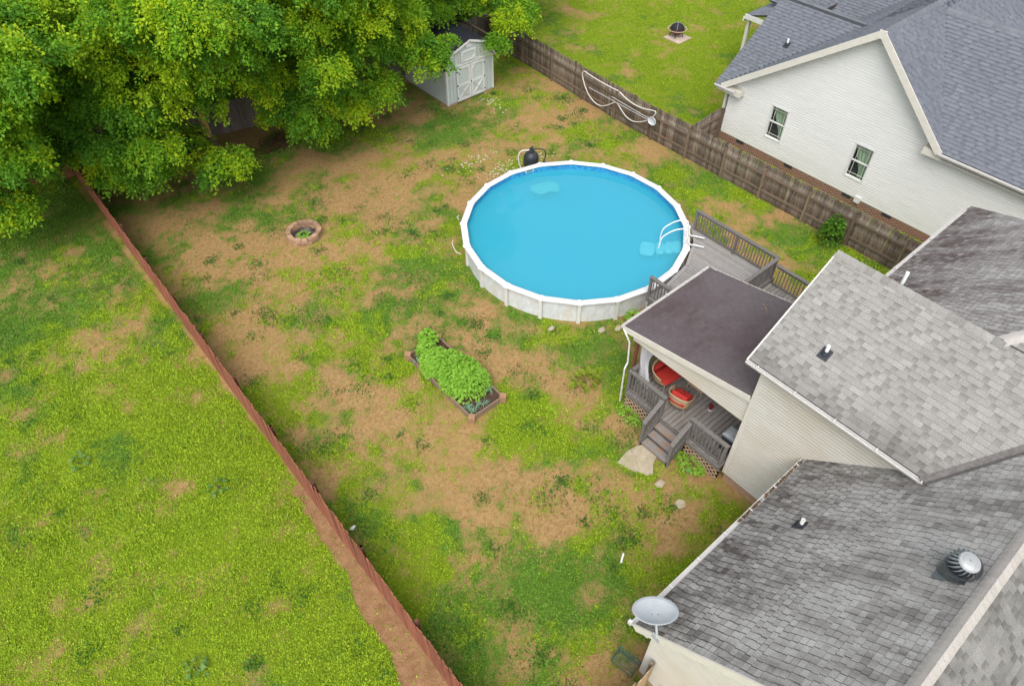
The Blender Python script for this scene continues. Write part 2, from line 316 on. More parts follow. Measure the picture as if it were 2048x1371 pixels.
# ================================================================== ROOF AND WALL BUILDERS
CAMP = V((0, 0, CAM_H))
def span(poly, s):
    """u-interval of a convex polygon (u,s) at height s"""
    us = []
    k = len(poly)
    for i in range(k):
        (u0, s0), (u1, s1) = poly[i], poly[(i+1) % k]
        if (s0-s)*(s1-s) <= 0 and s0 != s1: us.append(u0+(u1-u0)*(s-s0)/(s1-s0))
    return (min(us), max(us)) if len(us) >= 2 else None
class RoofPlane:
    def __init__(self, O, U, S, poly):
        self.O = V(O); self.U = V(U).normalized(); self.S = V(S).normalized(); self.N = self.U.cross(self.S)
        if self.N.z < 0: self.N = -self.N
        self.poly = poly
    def pt(self, u, s, h=0): return self.O+self.U*u+self.S*s+self.N*h
    def slab(self, mb, t=.1, h=0):
        vs = [self.pt(u, s, h) for u, s in self.poly]; return mb.prism(vs, self.N*(-t))
    def shingles(self, style, h=.145, w=.305, seed=0, thick=.011, g0=.02, g1=.007, off=.5):
        r = random.Random(seed); rec = []; smax = max(s for u, s in self.poly); i = 0; s0 = 0.0
        while s0 < smax-.02:
            s1 = min(s0+h, smax); iv = span(self.poly, min(s0+h*.5, smax-.001)); q = s0/max(smax, .1)
            if iv:
                ua, ub = iv; u = ua-((i % 2)*w*off+.02+.03*math.sin(i*.37)+r.uniform(-.012, .012) if style == 'tab' else r.random()*.25); prev = True
                while u < ub:
                    low = False
                    if style == 'tab': ww = w*r.uniform(.93, 1.07); gap = r.uniform(.6, 1.3)*(g0+(g1-g0)*q); t = thick*r.uniform(.75, 1.15); tone = r.gauss(.52, .12)
                    else:
                        low = prev and r.random() < .62; prev = not low
                        ww = r.uniform(.1, .19) if low else r.uniform(.16, .34); gap = .002; t = thick*(.7 if low else 1.5); tone = r.gauss(.54, .05) if low else r.gauss(.6, .06)
                    a, b_ = max(u, ua), min(u+ww-gap, ub)
                    if b_-a > .02:
                        j = (r.uniform(.4, 1)*(g0+(g1-g0)*q)) if style == 'tab' else 0; q0, q1 = s0+j, s1+.004
                        vs = [self.pt(a, q0, 0), self.pt(b_, q0, 0), self.pt(b_, q0, t), self.pt(a, q0, t), self.pt(a, q1, 0), self.pt(b_, q1, 0), self.pt(b_, q1, .003), self.pt(a, q1, .003)]
                        tone = min(1, max(0, tone)); rec.append((vs, tone, .26 if low else tone))
                    u += ww
            s0 += h; i += 1
        return rec
SH_F = [(0, 1, 2, 3), (3, 2, 6, 7), (0, 3, 7, 4), (2, 1, 5, 6)]
def shingle_mesh(recs, m, name='shingle'):
    v = np.array([[tuple(p) for p in q[0]] for q in recs]).reshape(-1, 3); f = np.concatenate([np.array(SH_F)+8*i for i in range(len(recs))])
    t = np.array([[q[1]]*4+[q[2]]*4 for q in recs]).ravel(); return np_mesh(name, v, f, m, np.stack([t, t, t], -1), 'tone')
def place_shingles(groups, parents, limit=300):
    """groups: list of (records, material, parent part). The nearest in view become single parts, the rest one joined part per roof"""
    allr = []
    for gi, (recs, m, par) in enumerate(groups):
        for k, (vs, t, t2) in enumerate(recs):
            c = (vs[0]+vs[6])/2; allr.append(((c-CAMP).length+(0 if inview(c, 0) else 1e3), gi, k))
    allr.sort(); sel = set((g, k) for d, g, k in allr[:limit] if d < 900)
    for gi, (recs, m, par) in enumerate(groups):
        rest = []
        for k, rc in enumerate(recs):
            if (gi, k) in sel: link('shingle', shingle_mesh([rc], m), par)
            else: rest.append(rc)
        if rest: o = link('shingles', shingle_mesh(rest, m, 'shingles'), par); o['kind'] = 'stuff'
def siding(mb, O, U, Nn, poly, holes=(), ex=.112, lap=.03, up=(0, 0, 1)):
    """lap siding on a wall: poly convex pieces in (u,z)"""
    O = V(O); U = V(U); Nn = V(Nn); Z = V(up); zs = [z for u, z in poly]; z = min(zs); zt = max(zs)
    P = lambda u, zz, d: O+U*u+Z*zz+Nn*d
    while z < zt-.005:
        z1 = min(z+ex, zt); a = span(poly, z+.0005); c = span(poly, z1-.0005)
        if a and c:
            segs = [(a[0], a[1], c[0], c[1])]
            for (h0, h1, g0, g1) in holes:
                if z1 > g0 and z < g1:
                    new = []
                    for s in segs:
                        if s[1] <= h0 or s[0] >= h1: new.append(s)
                        else:
                            if s[0] < h0: new.append((s[0], h0, s[2], h0))
                            if s[1] > h1: new.append((h1, s[1], h1, s[3]))
                    segs = new
            for (a0, a1, c0, c1) in segs:
                zc = z+(z1-z)*.68; e0, e1 = a0+(c0-a0)*.68, a1+(c1-a1)*.68
                mb.add([P(a0, z, 0), P(a1, z, 0), P(a1, z, lap), P(a0, z, lap), P(e1, zc, lap), P(e0, zc, lap), P(c1, z1, .002), P(c0, z1, .002)], [(0, 1, 2, 3), (3, 2, 4, 5), (5, 4, 6, 7)])
        z = z1
def gutter(mb, a, b_, out, wd=.11, ht=.1):
    """open K-style gutter along a->b, out = horizontal direction away from the roof"""
    a, b_, o = V(a), V(b_), V(out); prof = [(0, 0), (.0, -ht), (wd*.7, -ht), (wd, -ht*.3), (wd, 0), (wd-.012, 0), (wd-.012, -ht*.3), (wd*.68, -ht+.012), (.012, -ht+.012), (.012, 0)]
    k = len(prof); vs = [a+o*p+V((0, 0, q)) for p, q in prof]+[b_+o*p+V((0, 0, q)) for p, q in prof]
    mb.add(vs, [(i, (i+1) % k, k+(i+1) % k, k+i) for i in range(k)]); mb.add([a+o*p+V((0, 0, q)) for p, q in prof[:5]], [(0, 1, 2, 3, 4)]); mb.add([b_+o*p+V((0, 0, q)) for p, q in prof[:5]], [(4, 3, 2, 1, 0)])
def gutter_set(par, a, b_, out, m=None, gap=1.0, name='gutter'):
    mb = MB(); gutter(mb, a, b_, out); g = mb.build(name, m or GUTTER, par); L = (V(b_)-V(a)).length; k = int(L/gap)
    hb = MB().box((0, 0, 0), (.025, .15, .02)); hm = hb.mesh(GUTTER)
    for i in range(k+1):
        p = V(a)+(V(b_)-V(a))*((i+.3)/(k+.6)); o = link('hanger', hm, g, p+V(out)*.04+V((0, 0, .006)), (0, 0, math.atan2(out[1], out[0])-math.pi/2))
    return g
def caps(par, a, b_, n1, n2, m, w=.2, step=.2, name='ridge_cap', thick=.012, single=True):
    """ridge cap shingles from a to b lying over two planes whose downhill directions are n1, n2"""
    a, b_ = V(a), V(b_); d = b_-a; L = d.length; d.normalize(); n1, n2 = V(n1).normalized(), V(n2).normalized(); k = max(1, int(L/step)); rec = []
    up = (-(n1+n2)); up = V((0, 0, 1)) if up.length < .05 else up.normalized()
    allv = []; r = random.Random(int(L*1000))
    for i in range(k):
        p0 = a+d*(L*i/k); p1 = a+d*(L*(i+1)/k+.05); h0 = .022+thick; h1 = .022
        sec = lambda p, h: [p+n1*w+up*h*.8, p+n1*w*.35+up*(h+.01), p+up*(h+.022), p+n2*w*.35+up*(h+.01), p+n2*w+up*h*.8]
        A, B = sec(p0, h0), sec(p1, h1); A0 = [q-up*thick*1.6 for q in A]
        vs = A+B+A0; fs = [(j, j+1, 5+j+1, 5+j) for j in range(4)]+[(10+j, 10+j+1, j+1, j) for j in range(4)]+[(10, 0, 5, 10), (4, 14, 9, 4)]
        tone = min(1, max(0, r.gauss(.55, .12)))
        mb = MB(); mb.add(vs, [f if len(set(f)) == len(f) else tuple(dict.fromkeys(f)) for f in fs])
        me = bpy.data.meshes.new(name); me.from_pydata(mb.v, [], mb.f); me.materials.append(m)
        at_ = me.attributes.new('tone', 'FLOAT_COLOR', 'POINT'); at_.data.foreach_set('color', [tone, tone, tone, 1]*len(mb.v)); me.polygons.foreach_set('use_smooth', [True]*len(mb.f)); me.set_sharp_from_angle(angle=math.radians(50)); me.update()
        link(name, me, par)

# ================================================================== HOUSE (right foreground)
SH_LIGHT = attrmat('shingle_light', c_lo=(.12, .112, .10), c_hi=(.36, .352, .332), fine=.22, stain=(.07, .067, .062), stainamt=.18, stscale=1.1, edge=(0, 12.75, 12.05, 1.1))
SH_ALGAE = attrmat('shingle_algae', c_lo=(.24, .232, .22), c_hi=(.43, .422, .405), fine=.22, stain=(.085, .073, .068), stainamt=.68, stscale=1.2, stretch=(1.9, .4, .4), edge=(1, 1.0, 2.9, 1.1))
SH_ALGAE2 = attrmat('shingle_algae_far', c_lo=(.22, .21, .20), c_hi=(.42, .405, .39), fine=.2, stain=(.095, .07, .067), stainamt=.8, stscale=1.0, stretch=(1.7, .4, .4), edge=(1, 2.6, 4.6, 1.25))
SH_CAP = attrmat('shingle_cap', c_lo=(.34, .31, .285), c_hi=(.47, .44, .41), fine=.15)
SH_BROWN = attrmat('shingle_brown', c_lo=(.098, .082, .085), c_hi=(.118, .10, .104), fine=.2, stain=(.065, .04, .042), stainamt=.7, stscale=.35)
SH_SLATE = attrmat('shingle_slate', c_lo=(.075, .084, .10), c_hi=(.185, .198, .228), fine=.2, stain=(.09, .09, .1), stainamt=.3, stscale=.4)
DECKING = mat('roof_underlay', (.055, .046, .042), .9, .2, 20)
SIDE_CREAM = mat('siding_cream', (.53, .51, .465), .5, .05, 2.5, stretch=(.4, .4, 3), big=.5, bigscale=.55, bigcol=(.44, .37, .27))
SIDE_WHITE = mat('siding_white', (.67, .668, .645), .5, .04, 2.5, stretch=(.4, .4, 3), big=.12, bigscale=.4, bigcol=(.55, .54, .5))
TRIM_CREAM = mat('trim_cream', (.60, .57, .51), .5, .06, 4)
CONC = mat('foundation', (.33, .2, .13), .9, .2, 5, col2=(.42, .28, .19))

house = thing('house', (14, 0, 0), 'cream sided house with weathered grey shingle roofs in the right foreground', 'house')
KX = 12.38                                                         # wing's left wall
P1 = (12.05, 5.50, .64)                                            # left slope of the wing: x at eave, z at eave, pitch
def z1(x): return P1[1]+P1[2]*(x-P1[0])
RX = 14.95; RZ = z1(RX)
def z4(y): return 3.27+.92*(2.71-y)
def z2(y): return 4.8+.72*(4.5-y)
YQ = 4.5-(RZ-4.8)/.72                                              # wing ridge meets the far main roof
c1 = math.hypot(1, .64); c4 = math.hypot(1, .92); c2 = math.hypot(1, .72)
XT = 18.0; ZT = z1(XT); YT = 4.5-(ZT-4.8)/.72                      # top of the hip, out of view
yv = lambda x: 2.71-(z1(x)-3.27)/.92                               # valley between wing slope and near roof
# wing, left slope: u runs from the gable (y=4.95) toward the main roof, s upslope
u_of = lambda y: 4.95-y
s_of = lambda x: (x-12.05)*c1
rp1a = RoofPlane((12.05, 4.95, 5.5), (0, -1, 0), (1, 0, .64), [(0, 0), (u_of(yv(12.05)), 0), (u_of(yv(RX)), s_of(RX)), (0, s_of(RX))])
rp1b = RoofPlane((12.05, 4.95, 5.5), (0, -1, 0), (1, 0, .64), [(u_of(YQ), s_of(RX)), (u_of(yv(RX)), s_of(RX)), (u_of(yv(XT)), s_of(XT)), (u_of(YT), s_of(XT))])
roof1 = rp1b.slab(rp1a.slab(MB(), .09, -.002), .088, -.002)
# wing right slope (hidden side) and far main roof, near main roof
S3 = .8; rp3 = RoofPlane((17.6, 4.95, RZ-S3*(17.6-RX)), (0, -1, 0), (-1, 0, S3), [(0, 0), (4.95-3.9, 0), (u_of(YQ), (17.6-RX)*math.hypot(1, S3)), (0, (17.6-RX)*math.hypot(1, S3))])
roof = roof1.build('roof', DECKING, house); roof['label'] = 'pale grey shingled gable roof of the wing'
HX = 23.54
rp2 = RoofPlane((17.2, 4.5, 4.8), (1, 0, 0), (0, -1, .72), [(-.1, 0), (HX-17.2, 0), (HX-17.2-(YT*0+4.5-YT)*.92, (4.5-YT)*c2), (XT-17.2, (4.5-YT)*c2), (RX-17.2, (4.5-YQ)*c2)])
rp4 = RoofPlane((5.87, 2.71, 3.27), (1, 0, 0), (0, -1, .92), [(0, 0), (KX-5.87, 0), (KX-5.87, (2.71-yv(KX))*c4), (14.60-5.87, (2.71+1.47)*c4), (0, (2.71+1.47)*c4)])
ZR4 = z4(-1.47)
rp5 = RoofPlane((16.5, -5.65, 3.27), (-1, 0, 0), (0, 1, .92), [(0, 0), (16.5-5.87, 0), (16.5-5.87, 4.18*c4), (16.5-14.6, 4.18*c4)])
roof2 = rp2.slab(MB(), .09, -.004).build('roof', DECKING, house); roof2['label'] = 'dark stained hip roof slope behind the wing'
roof4 = rp4.slab(MB(), .09, -.004).build('roof', DECKING, house); roof4['label'] = 'grey shingled slope with dark algae stains and a turbine vent'
roof5 = rp5.slab(MB(), .09, -.004).build('roof', DECKING, house); roof5['label'] = 'pale shingled slope beyond the near ridge'
roof3 = rp3.slab(MB(), .09, -.004).build('roof', DECKING, house)
gr_ = [(rp1a.shingles('arch', seed=1)+rp1b.shingles('arch', seed=2), SH_LIGHT, roof), (rp4.shingles('tab', w=.165, seed=3, off=.0, g0=.028, g1=.012), SH_ALGAE, roof4), (rp2.shingles('tab', w=.165, seed=4, off=.0, g0=.028, g1=.016), SH_ALGAE2, roof2), (rp5.shingles('arch', seed=5), SH_LIGHT, roof5), (rp3.shingles('arch', seed=6), SH_LIGHT, roof3)]
place_shingles(gr_, None, 300)
caps(roof, (RX, 4.97, RZ), (RX, YQ-.05, RZ), (-1, 0, -.64), (1, 0, -.8), SH_LIGHT, .17)
caps(roof, (RX+.02, YQ, RZ+.02), (XT, YT, ZT+.02), (-.75, -.4, -.5), (.5, 1, -.35), SH_CAP, .17)
caps(roof4, (5.9, -1.47, ZR4), (14.6, -1.47, ZR4), (0, 1, -.92), (0, -1, -.92), SH_CAP, .2, .15)
caps(roof2, (HX, 4.5, 4.81), (HX-(4.5-YT)*.92, YT, ZT+.02), (-1, .4, -.5), (1, -.3, -.6), SH_ALGAE2, .14)
vm = MB()                                                           # valley strip between wing and near roof
pa = []
for x in (12.0, XT): y = yv(x); pa += [V((x-.15, y, z4(y)+.028)), V((x, y, z1(x)+.024)), V((x, y+.15, z1(x)+.028))]
vm.add(pa, [(0, 1, 4, 3), (1, 2, 5, 4)])
vm.build('valley_strip', mat('valley_grey', (.13, .12, .115), .9, .25, 12), roof)
# walls
wl = MB(); siding(wl, (KX, 4.6, 0), (0, -1, 0), (-1, 0, 0), [(0, .4), (6.5, .4), (6.5, 5.55), (0, 5.55)]); wl.build('siding', SIDE_CREAM, house)
wl = MB(); siding(wl, (KX, 4.6, 0), (1, 0, 0), (0, 1, 0), [(0, .4), (5.14, .4), (5.14, 5.18), (2.57, 7.2), (0, 5.62)]); wl.build('siding', SIDE_CREAM, house)
wl = MB(); siding(wl, (17.52, 4.15, 0), (1, 0, 0), (0, 1, 0), [(0, .4), (5.7, .4), (5.7, 4.72), (0, 4.72)]); siding(wl, (17.52, 4.6, 0), (0, -1, 0), (1, 0, 0), [(0, .4), (1.0, .4), (1.0, 5.15), (0, 5.15)]); wl.build('siding', SIDE_CREAM, house)
wl = MB(); siding(wl, (23.22, 4.15, 0), (0, -1, 0), (1, 0, 0), [(0, .4), (9, .4), (9, 4.7), (0, 4.7)]); wl.build('siding', SIDE_CREAM, house)
wl = MB(); siding(wl, (6.22, 2.35, 0), (0, -1, 0), (-1, 0, 0), [(0, .4), (7.64, .4), (7.64, 3.45), (3.82, 6.95), (0, 3.45)]); wl.build('siding', SIDE_CREAM, house)
wl = MB(); siding(wl, (6.22, 2.35, 0), (1, 0, 0), (0, 1, 0), [(0, .4), (6.2, .4), (6.2, 3.35), (0, 3.35)]); wl.build('siding', SIDE_CREAM, house)
fd = MB(); fd.bb((KX+.03, -4, -.1), (17.49, 4.57, .4)); fd.bb((6.25, -5.2, -.1), (KX+.02, 2.32, .4)); fd.bb((17.5, -4, -.1), (23.19, 4.12, .4)); fd.build('foundation', CONC, house)
core = MB(); core.bb((KX+.05, -1.5, .4), (17.47, 4.55, 5.1)); core.bb((6.27, -5.2, .4), (KX+.04, 2.3, 3.2)); core.bb((17.48, -3.5, .4), (23.17, 4.1, 4.4)); core.build('inner_wall', TRIM_CREAM, house)
for a, b_ in (((KX-.034, 4.51, .4), (KX+.08, 4.634, 5.45)), ((6.186, 2.26, .4), (6.3, 2.384, 3.3))): MB().bb(a, b_).build('corner_trim', TRIM_CREAM, house)
for a, b_ in (((12.07, -1.2, 5.38), (KX, 4.94, 5.40)), ((5.9, 2.35, 3.14), (KX, 2.69, 3.16)), ((17.5, 4.15, 4.66), (HX-.1, 4.48, 4.68))): MB().bb(a, b_).build('soffit', TRIM_CREAM, house)
for (a, b_) in (((5.852, 2.7, 3.16), (5.852, -1.47, ZR4-.11)), ((5.852, -5.64, 3.16), (5.852, -1.47, ZR4-.11))): MB().beam(a, b_, .04, .2).build('rake_board', TRIM_CREAM, house)
for (a, b_) in (((12.05, 4.968, 5.40), (RX, 4.968, RZ-.11)), ((17.6, 4.968, RZ-S3*(17.6-RX)-.1), (RX, 4.968, RZ-.11))): MB().beam(a, b_, .04, .19).build('rake_board', TRIM_CREAM, house)
sf = MB(); sf.add([(5.9, 2.7, 3.16), (6.22, 2.7, 3.16), (6.22, -1.47, ZR4-.13), (5.9, -1.47, ZR4-.13)], [(0, 1, 2, 3)]); sf.add([(5.88, 2.7, 3.15), (5.88, 2.36, 3.15), (5.88, 2.36, 3.42), (5.88, 2.7, 3.2)], [(0, 1, 2, 3)]); sf.build('rake_soffit', TRIM_CREAM, house)
gutter_set(house, (12.05, 4.97, 5.47), (12.05, .05, 5.47), (-1, 0, 0))
gutter_set(house, (5.85, 2.71, 3.24), (12.36, 2.71, 3.24), (0, 1, 0))
gutter_set(house, (17.6, 4.5, 4.77), (HX+.02, 4.5, 4.77), (0, 1, 0))
ds = MB(); ds.box((5.86, 2.83, 3.16), (.07, .09, .14)); ds.build('gutter_end', GUTTER, house)
# fallen leaves caught in the gutter at the wing wall
LITTER = mat('leaf_litter', (.06, .045, .02), .9, .4, 30, col2=(.16, .09, .04))
lt = MB(); rr = random.Random(3)
for i in range(160):
    p = V((rr.uniform(9.6, 12.3), 2.71+rr.uniform(.015, .085), 3.24+rr.uniform(-.03, .01))); lt.box(p, (.05, .03, .008), Matrix.Rotation(rr.random()*6, 3, 'Z') @ Matrix.Rotation(rr.random(), 3, 'X'))
o = lt.build('leaf_litter', LITTER, house); o['kind'] = 'stuff'

# vent pipes
PVC = mat('white_pvc', (.8, .8, .77), .4, .04, 8); BOOT = mat('black_rubber', (.03, .034, .042), .6, .2, 12)
def vent(P, N, label, hgt=.3, U=(0, 1, 0)):
    t = thing('vent_pipe', P, label, 'vent pipe'); P = V(P); N = V(N).normalized(); a = V(U); b_ = N.cross(a)
    R = Matrix((a, b_, N)).transposed(); mb = MB(); mb.box(P+N*.024, (.26, .3, .012), R); mb.lathe([(.09, 0), (.075, .05), (.05, .1)], P+N*.02, 16); mb.build('flashing', BOOT, t)
    p = MB(); p.lathe([(.045, 0), (.045, hgt), (.034, hgt), (.034, hgt-.1), (0, hgt-.1)], P, 16); p.build('pipe', PVC, t, True); return t
vent((12.99, 3.62, z1(12.99)), (-.64, 0, 1), 'white plumbing vent pipe in a black boot on the light grey wing roof')
vent((9.93, 1.62, z4(1.62)), (0, .92, 1), 'white plumbing vent pipe on the near stained grey roof', .26, (1, 0, 0))
vent((15.45, 3.42, RZ-S3*(15.45-RX)), (.8, 0, 1), 'short white vent pipe poking up behind the wing ridge', .46)

# turbine roof vent
TB = mat('turbine_grey', (.13, .145, .155), .35, .15, 8, metal=.6); TBW = mat('turbine_top', (.36, .37, .37), .4, .1, 10, metal=.3)
tp = V((9.62, -.98, z4(-.98))); tv = thing('turbine_vent', tp, 'dark grey spinning turbine vent with pale top on the near roof', 'roof vent')
fl = MB(); Nn = V((0, .92, 1)).normalized(); R = Matrix((V((1, 0, 0)), Nn.cross(V((1, 0, 0))), Nn)).transposed(); fl.box(tp+Nn*.025, (.62, .58, .012), R); fl.build('flashing', TB, tv)
nk = MB(); nk.lathe([(.25, -.2), (.245, .1), (.26, .11), (.26, .14), (.22, .145), (.18, .15)], tp, 32); nk.build('collar', TB, tv, True)
tl = Matrix.Rotation(math.radians(10), 3, V((.76, -.65, 0)))
hub = tp+V((0, 0, .17))
dk = MB(); dk.lathe([(.2, 0), (.22, .1), (.2, .25), (0, .3)], hub, 16, tl); dk.build('core', BOOT, tv)
cp_ = MB(); cp_.lathe([(.19, .31), (.17, .335), (.15, .335), (.13, .35), (.09, .36), (.02, .365), (.02, .385), (0, .386)], hub, 32, tl); cp_.build('cap', TBW, tv, True)
bl = MB(); 
for j in range(7): 
    q = 0
prof = [(.22, 0.0), (.27, .06), (.295, .13), (.29, .19), (.26, .25), (.2, .305)]
vs = []; k = len(prof)
for i, (r, z) in enumerate(prof): vs += [(r*math.cos(.11*i), r*math.sin(.11*i), z), (r*.86*math.cos(.11*i+.17), r*.86*math.sin(.11*i+.17), z)]
bm_ = MB(); bm_.add(vs, [(2*i, 2*i+1, 2*i+3, 2*i+2) for i in range(k-1)]); bme = bm_.mesh(mat('blade_grey', (.24, .27, .29), .4, .1, 8, metal=.3), 'blade', True)
for j in range(20):
    o = link('blade', bme, tv, hub); o.rotation_mode = 'QUATERNION'; o.rotation_quaternion = (tl.to_4x4() @ Matrix.Rotation(2*math.pi*j/20, 4, 'Z')).to_quaternion()

# satellite dish on the rake
DG = mat('dish_grey', (.34, .37, .39), .4, .07, 3, big=.3, bigscale=3, bigcol=(.5, .5, .48))
dp = V((6.0, 2.45, 4.3)); sdish = thing('satellite_dish', (5.88, 2.2, 3.7), 'oval pale grey satellite dish on a post at the roof edge', 'satellite dish')
hd = V((math.cos(YAW), math.sin(YAW), 0)); rt = V((math.sin(YAW), -math.cos(YAW), 0)); dn = (hd*.36+V((0, 0, 1))).normalized(); da = rt; db = dn.cross(da)
R = Matrix((da, db, dn)).transposed(); ds_ = MB(); vs = []; rings = 8; seg = 40
for i in range(rings+1):
    q = i/rings
    for k in range(seg): a = 2*math.pi*k/seg; vs.append(dp+R @ V((.47*q*math.cos(a), .36*q*math.sin(a), .10*q*q-.1)))
fs = [(i*seg+k, i*seg+(k+1) % seg, (i+1)*seg+(k+1) % seg, (i+1)*seg+k) for i in range(1, rings) for k in range(seg)]+[tuple(range(seg, 2*seg))]
ds_.add(vs, fs); o = ds_.build('reflector', DG, sdish, True); md = o.modifiers.new('s', 'SOLIDIFY'); md.thickness = .012
rm = MB(); rm.tube([dp+R @ V((.47*math.cos(2*math.pi*k/40), .36*math.sin(2*math.pi*k/40), .004)) for k in range(40)], .011, 6, True); rm.build('rim', DG, sdish, True)
bt = MB()
for s_ in (-.07, .07): bt.lathe([(.012, 0), (.012, .012), (0, .013)], dp+R @ V((s_, -.02, -.097)), 8, R)
bt.build('bolt', BOOT, sdish)
ps = MB(); ps.tube([(5.84, 2.17, 3.68), (5.86, 2.2, 3.85), (5.98, 2.4, 4.15), dp-dn*.13], .03, 10); ps.build('post', DG, sdish, True)
bp_ = MB(); bp_.box((5.845, 2.17, 3.66), (.05, .2, .16)); bp_.box((5.95, 2.36, 4.12), (.1, .12, .08)); bp_.build('bracket', DG, sdish)
# ================================================================== NEIGHBOUR HOUSE
nbh = thing('house', (31, 9, 0), 'white sided house with slate grey roof behind the wooden fence', 'house')
NXW = 27.85
W1 = (13.64, 14.46, 1.22, 2.72); W2 = (9.52, 10.33, 1.22, 2.72)     # windows: y0,y1,z0,z1
BRICK = bpy.data.materials.new('brick'); BRICK.use_nodes = True; n = BRICK.node_tree.nodes; l = BRICK.node_tree.links
tx = n.new('ShaderNodeTexBrick'); tc = n.new('ShaderNodeTexCoord'); mp = n.new('ShaderNodeMapping'); mp.inputs['Rotation'].default_value = (math.pi/2, 0, math.pi/2)
sx = n.new('ShaderNodeSeparateXYZ'); cb = n.new('ShaderNodeCombineXYZ'); l.new(tc.outputs['Object'], sx.inputs[0]); l.new(sx.outputs[1], cb.inputs[0]); l.new(sx.outputs[2], cb.inputs[1]); l.new(cb.outputs[0], tx.inputs[0])
tx.inputs['Color1'].default_value = (.2, .055, .035, 1); tx.inputs['Color2'].default_value = (.11, .04, .03, 1); tx.inputs['Mortar'].default_value = (.4, .32, .24, 1)
tx.inputs['Scale'].default_value = 1; tx.inputs['Brick Width'].default_value = .21; tx.inputs['Row Height'].default_value = .075; tx.inputs['Mortar Size'].default_value = .009
l.new(tx.outputs[0], n['Principled BSDF'].inputs['Base Color']); n['Principled BSDF'].inputs['Roughness'].default_value = .9
fd = MB(); fd.bb((NXW-.02, -4, -.1), (NXW+.2, 16.85, .42)); fd.build('foundation', BRICK, nbh)
wl = MB(); U = (0, 1, 0); O_ = (NXW, 0, 0); Nx = (-1, 0, 0); hol = [W1, W2]
zA = .42+.112*21; zB = zA+.112*11; ySL = lambda z: 10.8+(7.2-z)/.72; siding(wl, O_, U, Nx, [(-4, .42), (16.85, .42), (16.85, zA), (-4, zA)], hol); siding(wl, O_, U, Nx, [(-4, zA), (16.85, zA), (ySL(zB), zB), (-4, zB)]); siding(wl, O_, U, Nx, [(7.12, zB), (ySL(zB), zB), (10.8, 7.2)])
wl.build('siding', SIDE_WHITE, nbh)
wl = MB(); siding(wl, (NXW, 16.85, 0), (1, 0, 0), (0, 1, 0), [(0, .42), (10, .42), (10, 2.9), (6.7, 2.9), (3.35, 5.3), (0, 2.9)]); wl.build('siding', SIDE_WHITE, nbh)
DARKIN = mat('dark_interior', (.045, .05, .055), .9, .2, 5)
CURT = mat('sage_curtain', (.3, .38, .27), .9, .12, 5)
GLASS = bpy.data.materials.new('window_glass'); GLASS.use_nodes = True; n = GLASS.node_tree.nodes; l = GLASS.node_tree.links
gl = n.new('ShaderNodeBsdfGlossy'); gl.inputs['Roughness'].default_value = .02; tpn = n.new('ShaderNodeBsdfTransparent'); tpn.inputs[0].default_value = (.9, .95, .93, 1); fr = n.new('ShaderNodeFresnel'); fr.inputs[0].default_value = 1.5; ms = n.new('ShaderNodeMixShader')
l.new(fr.outputs[0], ms.inputs[0]); l.new(tpn.outputs[0], ms.inputs[1]); l.new(gl.outputs[0], ms.inputs[2]); l.new(ms.outputs[0], n['Material Output'].inputs[0])
def window(par, y0, y1, z0, z1, split, lab):
    wm = MB(); x = NXW; f = .07
    wm.bb((x-.05, y0-.05, z0-.05), (x+.09, y0+f-.05, z1+.05)); wm.bb((x-.05, y1-f+.05, z0-.05), (x+.09, y1+.05, z1+.05)); wm.bb((x-.05, y0+f-.05, z0-.05), (x+.09, y1-f+.05, z0+f-.05)); wm.bb((x-.05, y0+f-.05, z1-f+.05), (x+.09, y1-f+.05, z1+.05))
    w_ = wm.build('window', WHITE, par); w_['label'] = lab; zm = (z0+z1)/2
    r_ = MB(); r_.bb((x+.01, y0+.02, zm-.03), (x+.05, y1-.02, zm+.03)); r_.build('meeting_rail', WHITE, w_)
    gm = MB()
    for a in (y0+.16, y1-.16):
        for q0, q1 in ((z0+.02, zm-.03), (zm+.03, z1-.02)): gm.bb((x+.03, a-.008, q0), (x+.045, a+.008, q1))
    for q in (z0+.17, z1-.17): gm.bb((x+.03, y0+.02, q-.008), (x+.046, y1-.02, q+.008))
    o = gm.build('glazing_bars', TRIM_CREAM, w_); o['kind'] = 'stuff'
    for q0, q1 in ((z0+.02, zm-.03), (zm+.03, z1-.02)): MB().add([(x+.04, y0+.02, q0), (x+.04, y1-.02, q0), (x+.04, y1-.02, q1), (x+.04, y0+.02, q1)], [(0, 1, 2, 3)]).build('pane', GLASS, w_)
    MB().bb((x+.3, y0-.1, z0-.1), (x+.4, y1+.1, z1+.1)).build('interior', DARKIN, w_)
    for a, b_, tie in split:                                          # curtain hangs from the top and is drawn in toward the bottom
        k = 22; rows = 8; vs = []
        for i in range(rows+1):
            t = i/rows; zz = z1-.03-(z1-z0-.06)*t; pull = min(1, t*1.25)**1.5
            for j in range(k+1):
                s = j/k; ya = y0+(y1-y0)*(a+(tie-a)*pull*(1 if abs(tie-a) > abs(tie-b_) else .2)); yb = y0+(y1-y0)*(b_+(tie-b_)*pull*(1 if abs(tie-b_) >= abs(tie-a) else .2))
                vs.append((x+.14+.02*math.sin(s*28), ya+(yb-ya)*s, zz))
        cm = MB(); cm.add(vs, [(i*(k+1)+j, i*(k+1)+j+1, (i+1)*(k+1)+j+1, (i+1)*(k+1)+j) for i in range(rows) for j in range(k)]); cm.build('curtain', CURT, w_, True)
window(nbh, *W1, [(.0, .96, .34)], 'window with one sage curtain, nearer the house corner')
window(nbh, *W2, [(.0, 1.0, .45)], 'window with a sage curtain drawn together at the bottom')
vtm = MB().box((0, 0, 0), (.02, .42, .13)).mesh(BOOT)
for y in (15.6, 12.9, 9.9, 8.0): link('crawlspace_vent', vtm, nbh, (NXW-.032, y, .33))
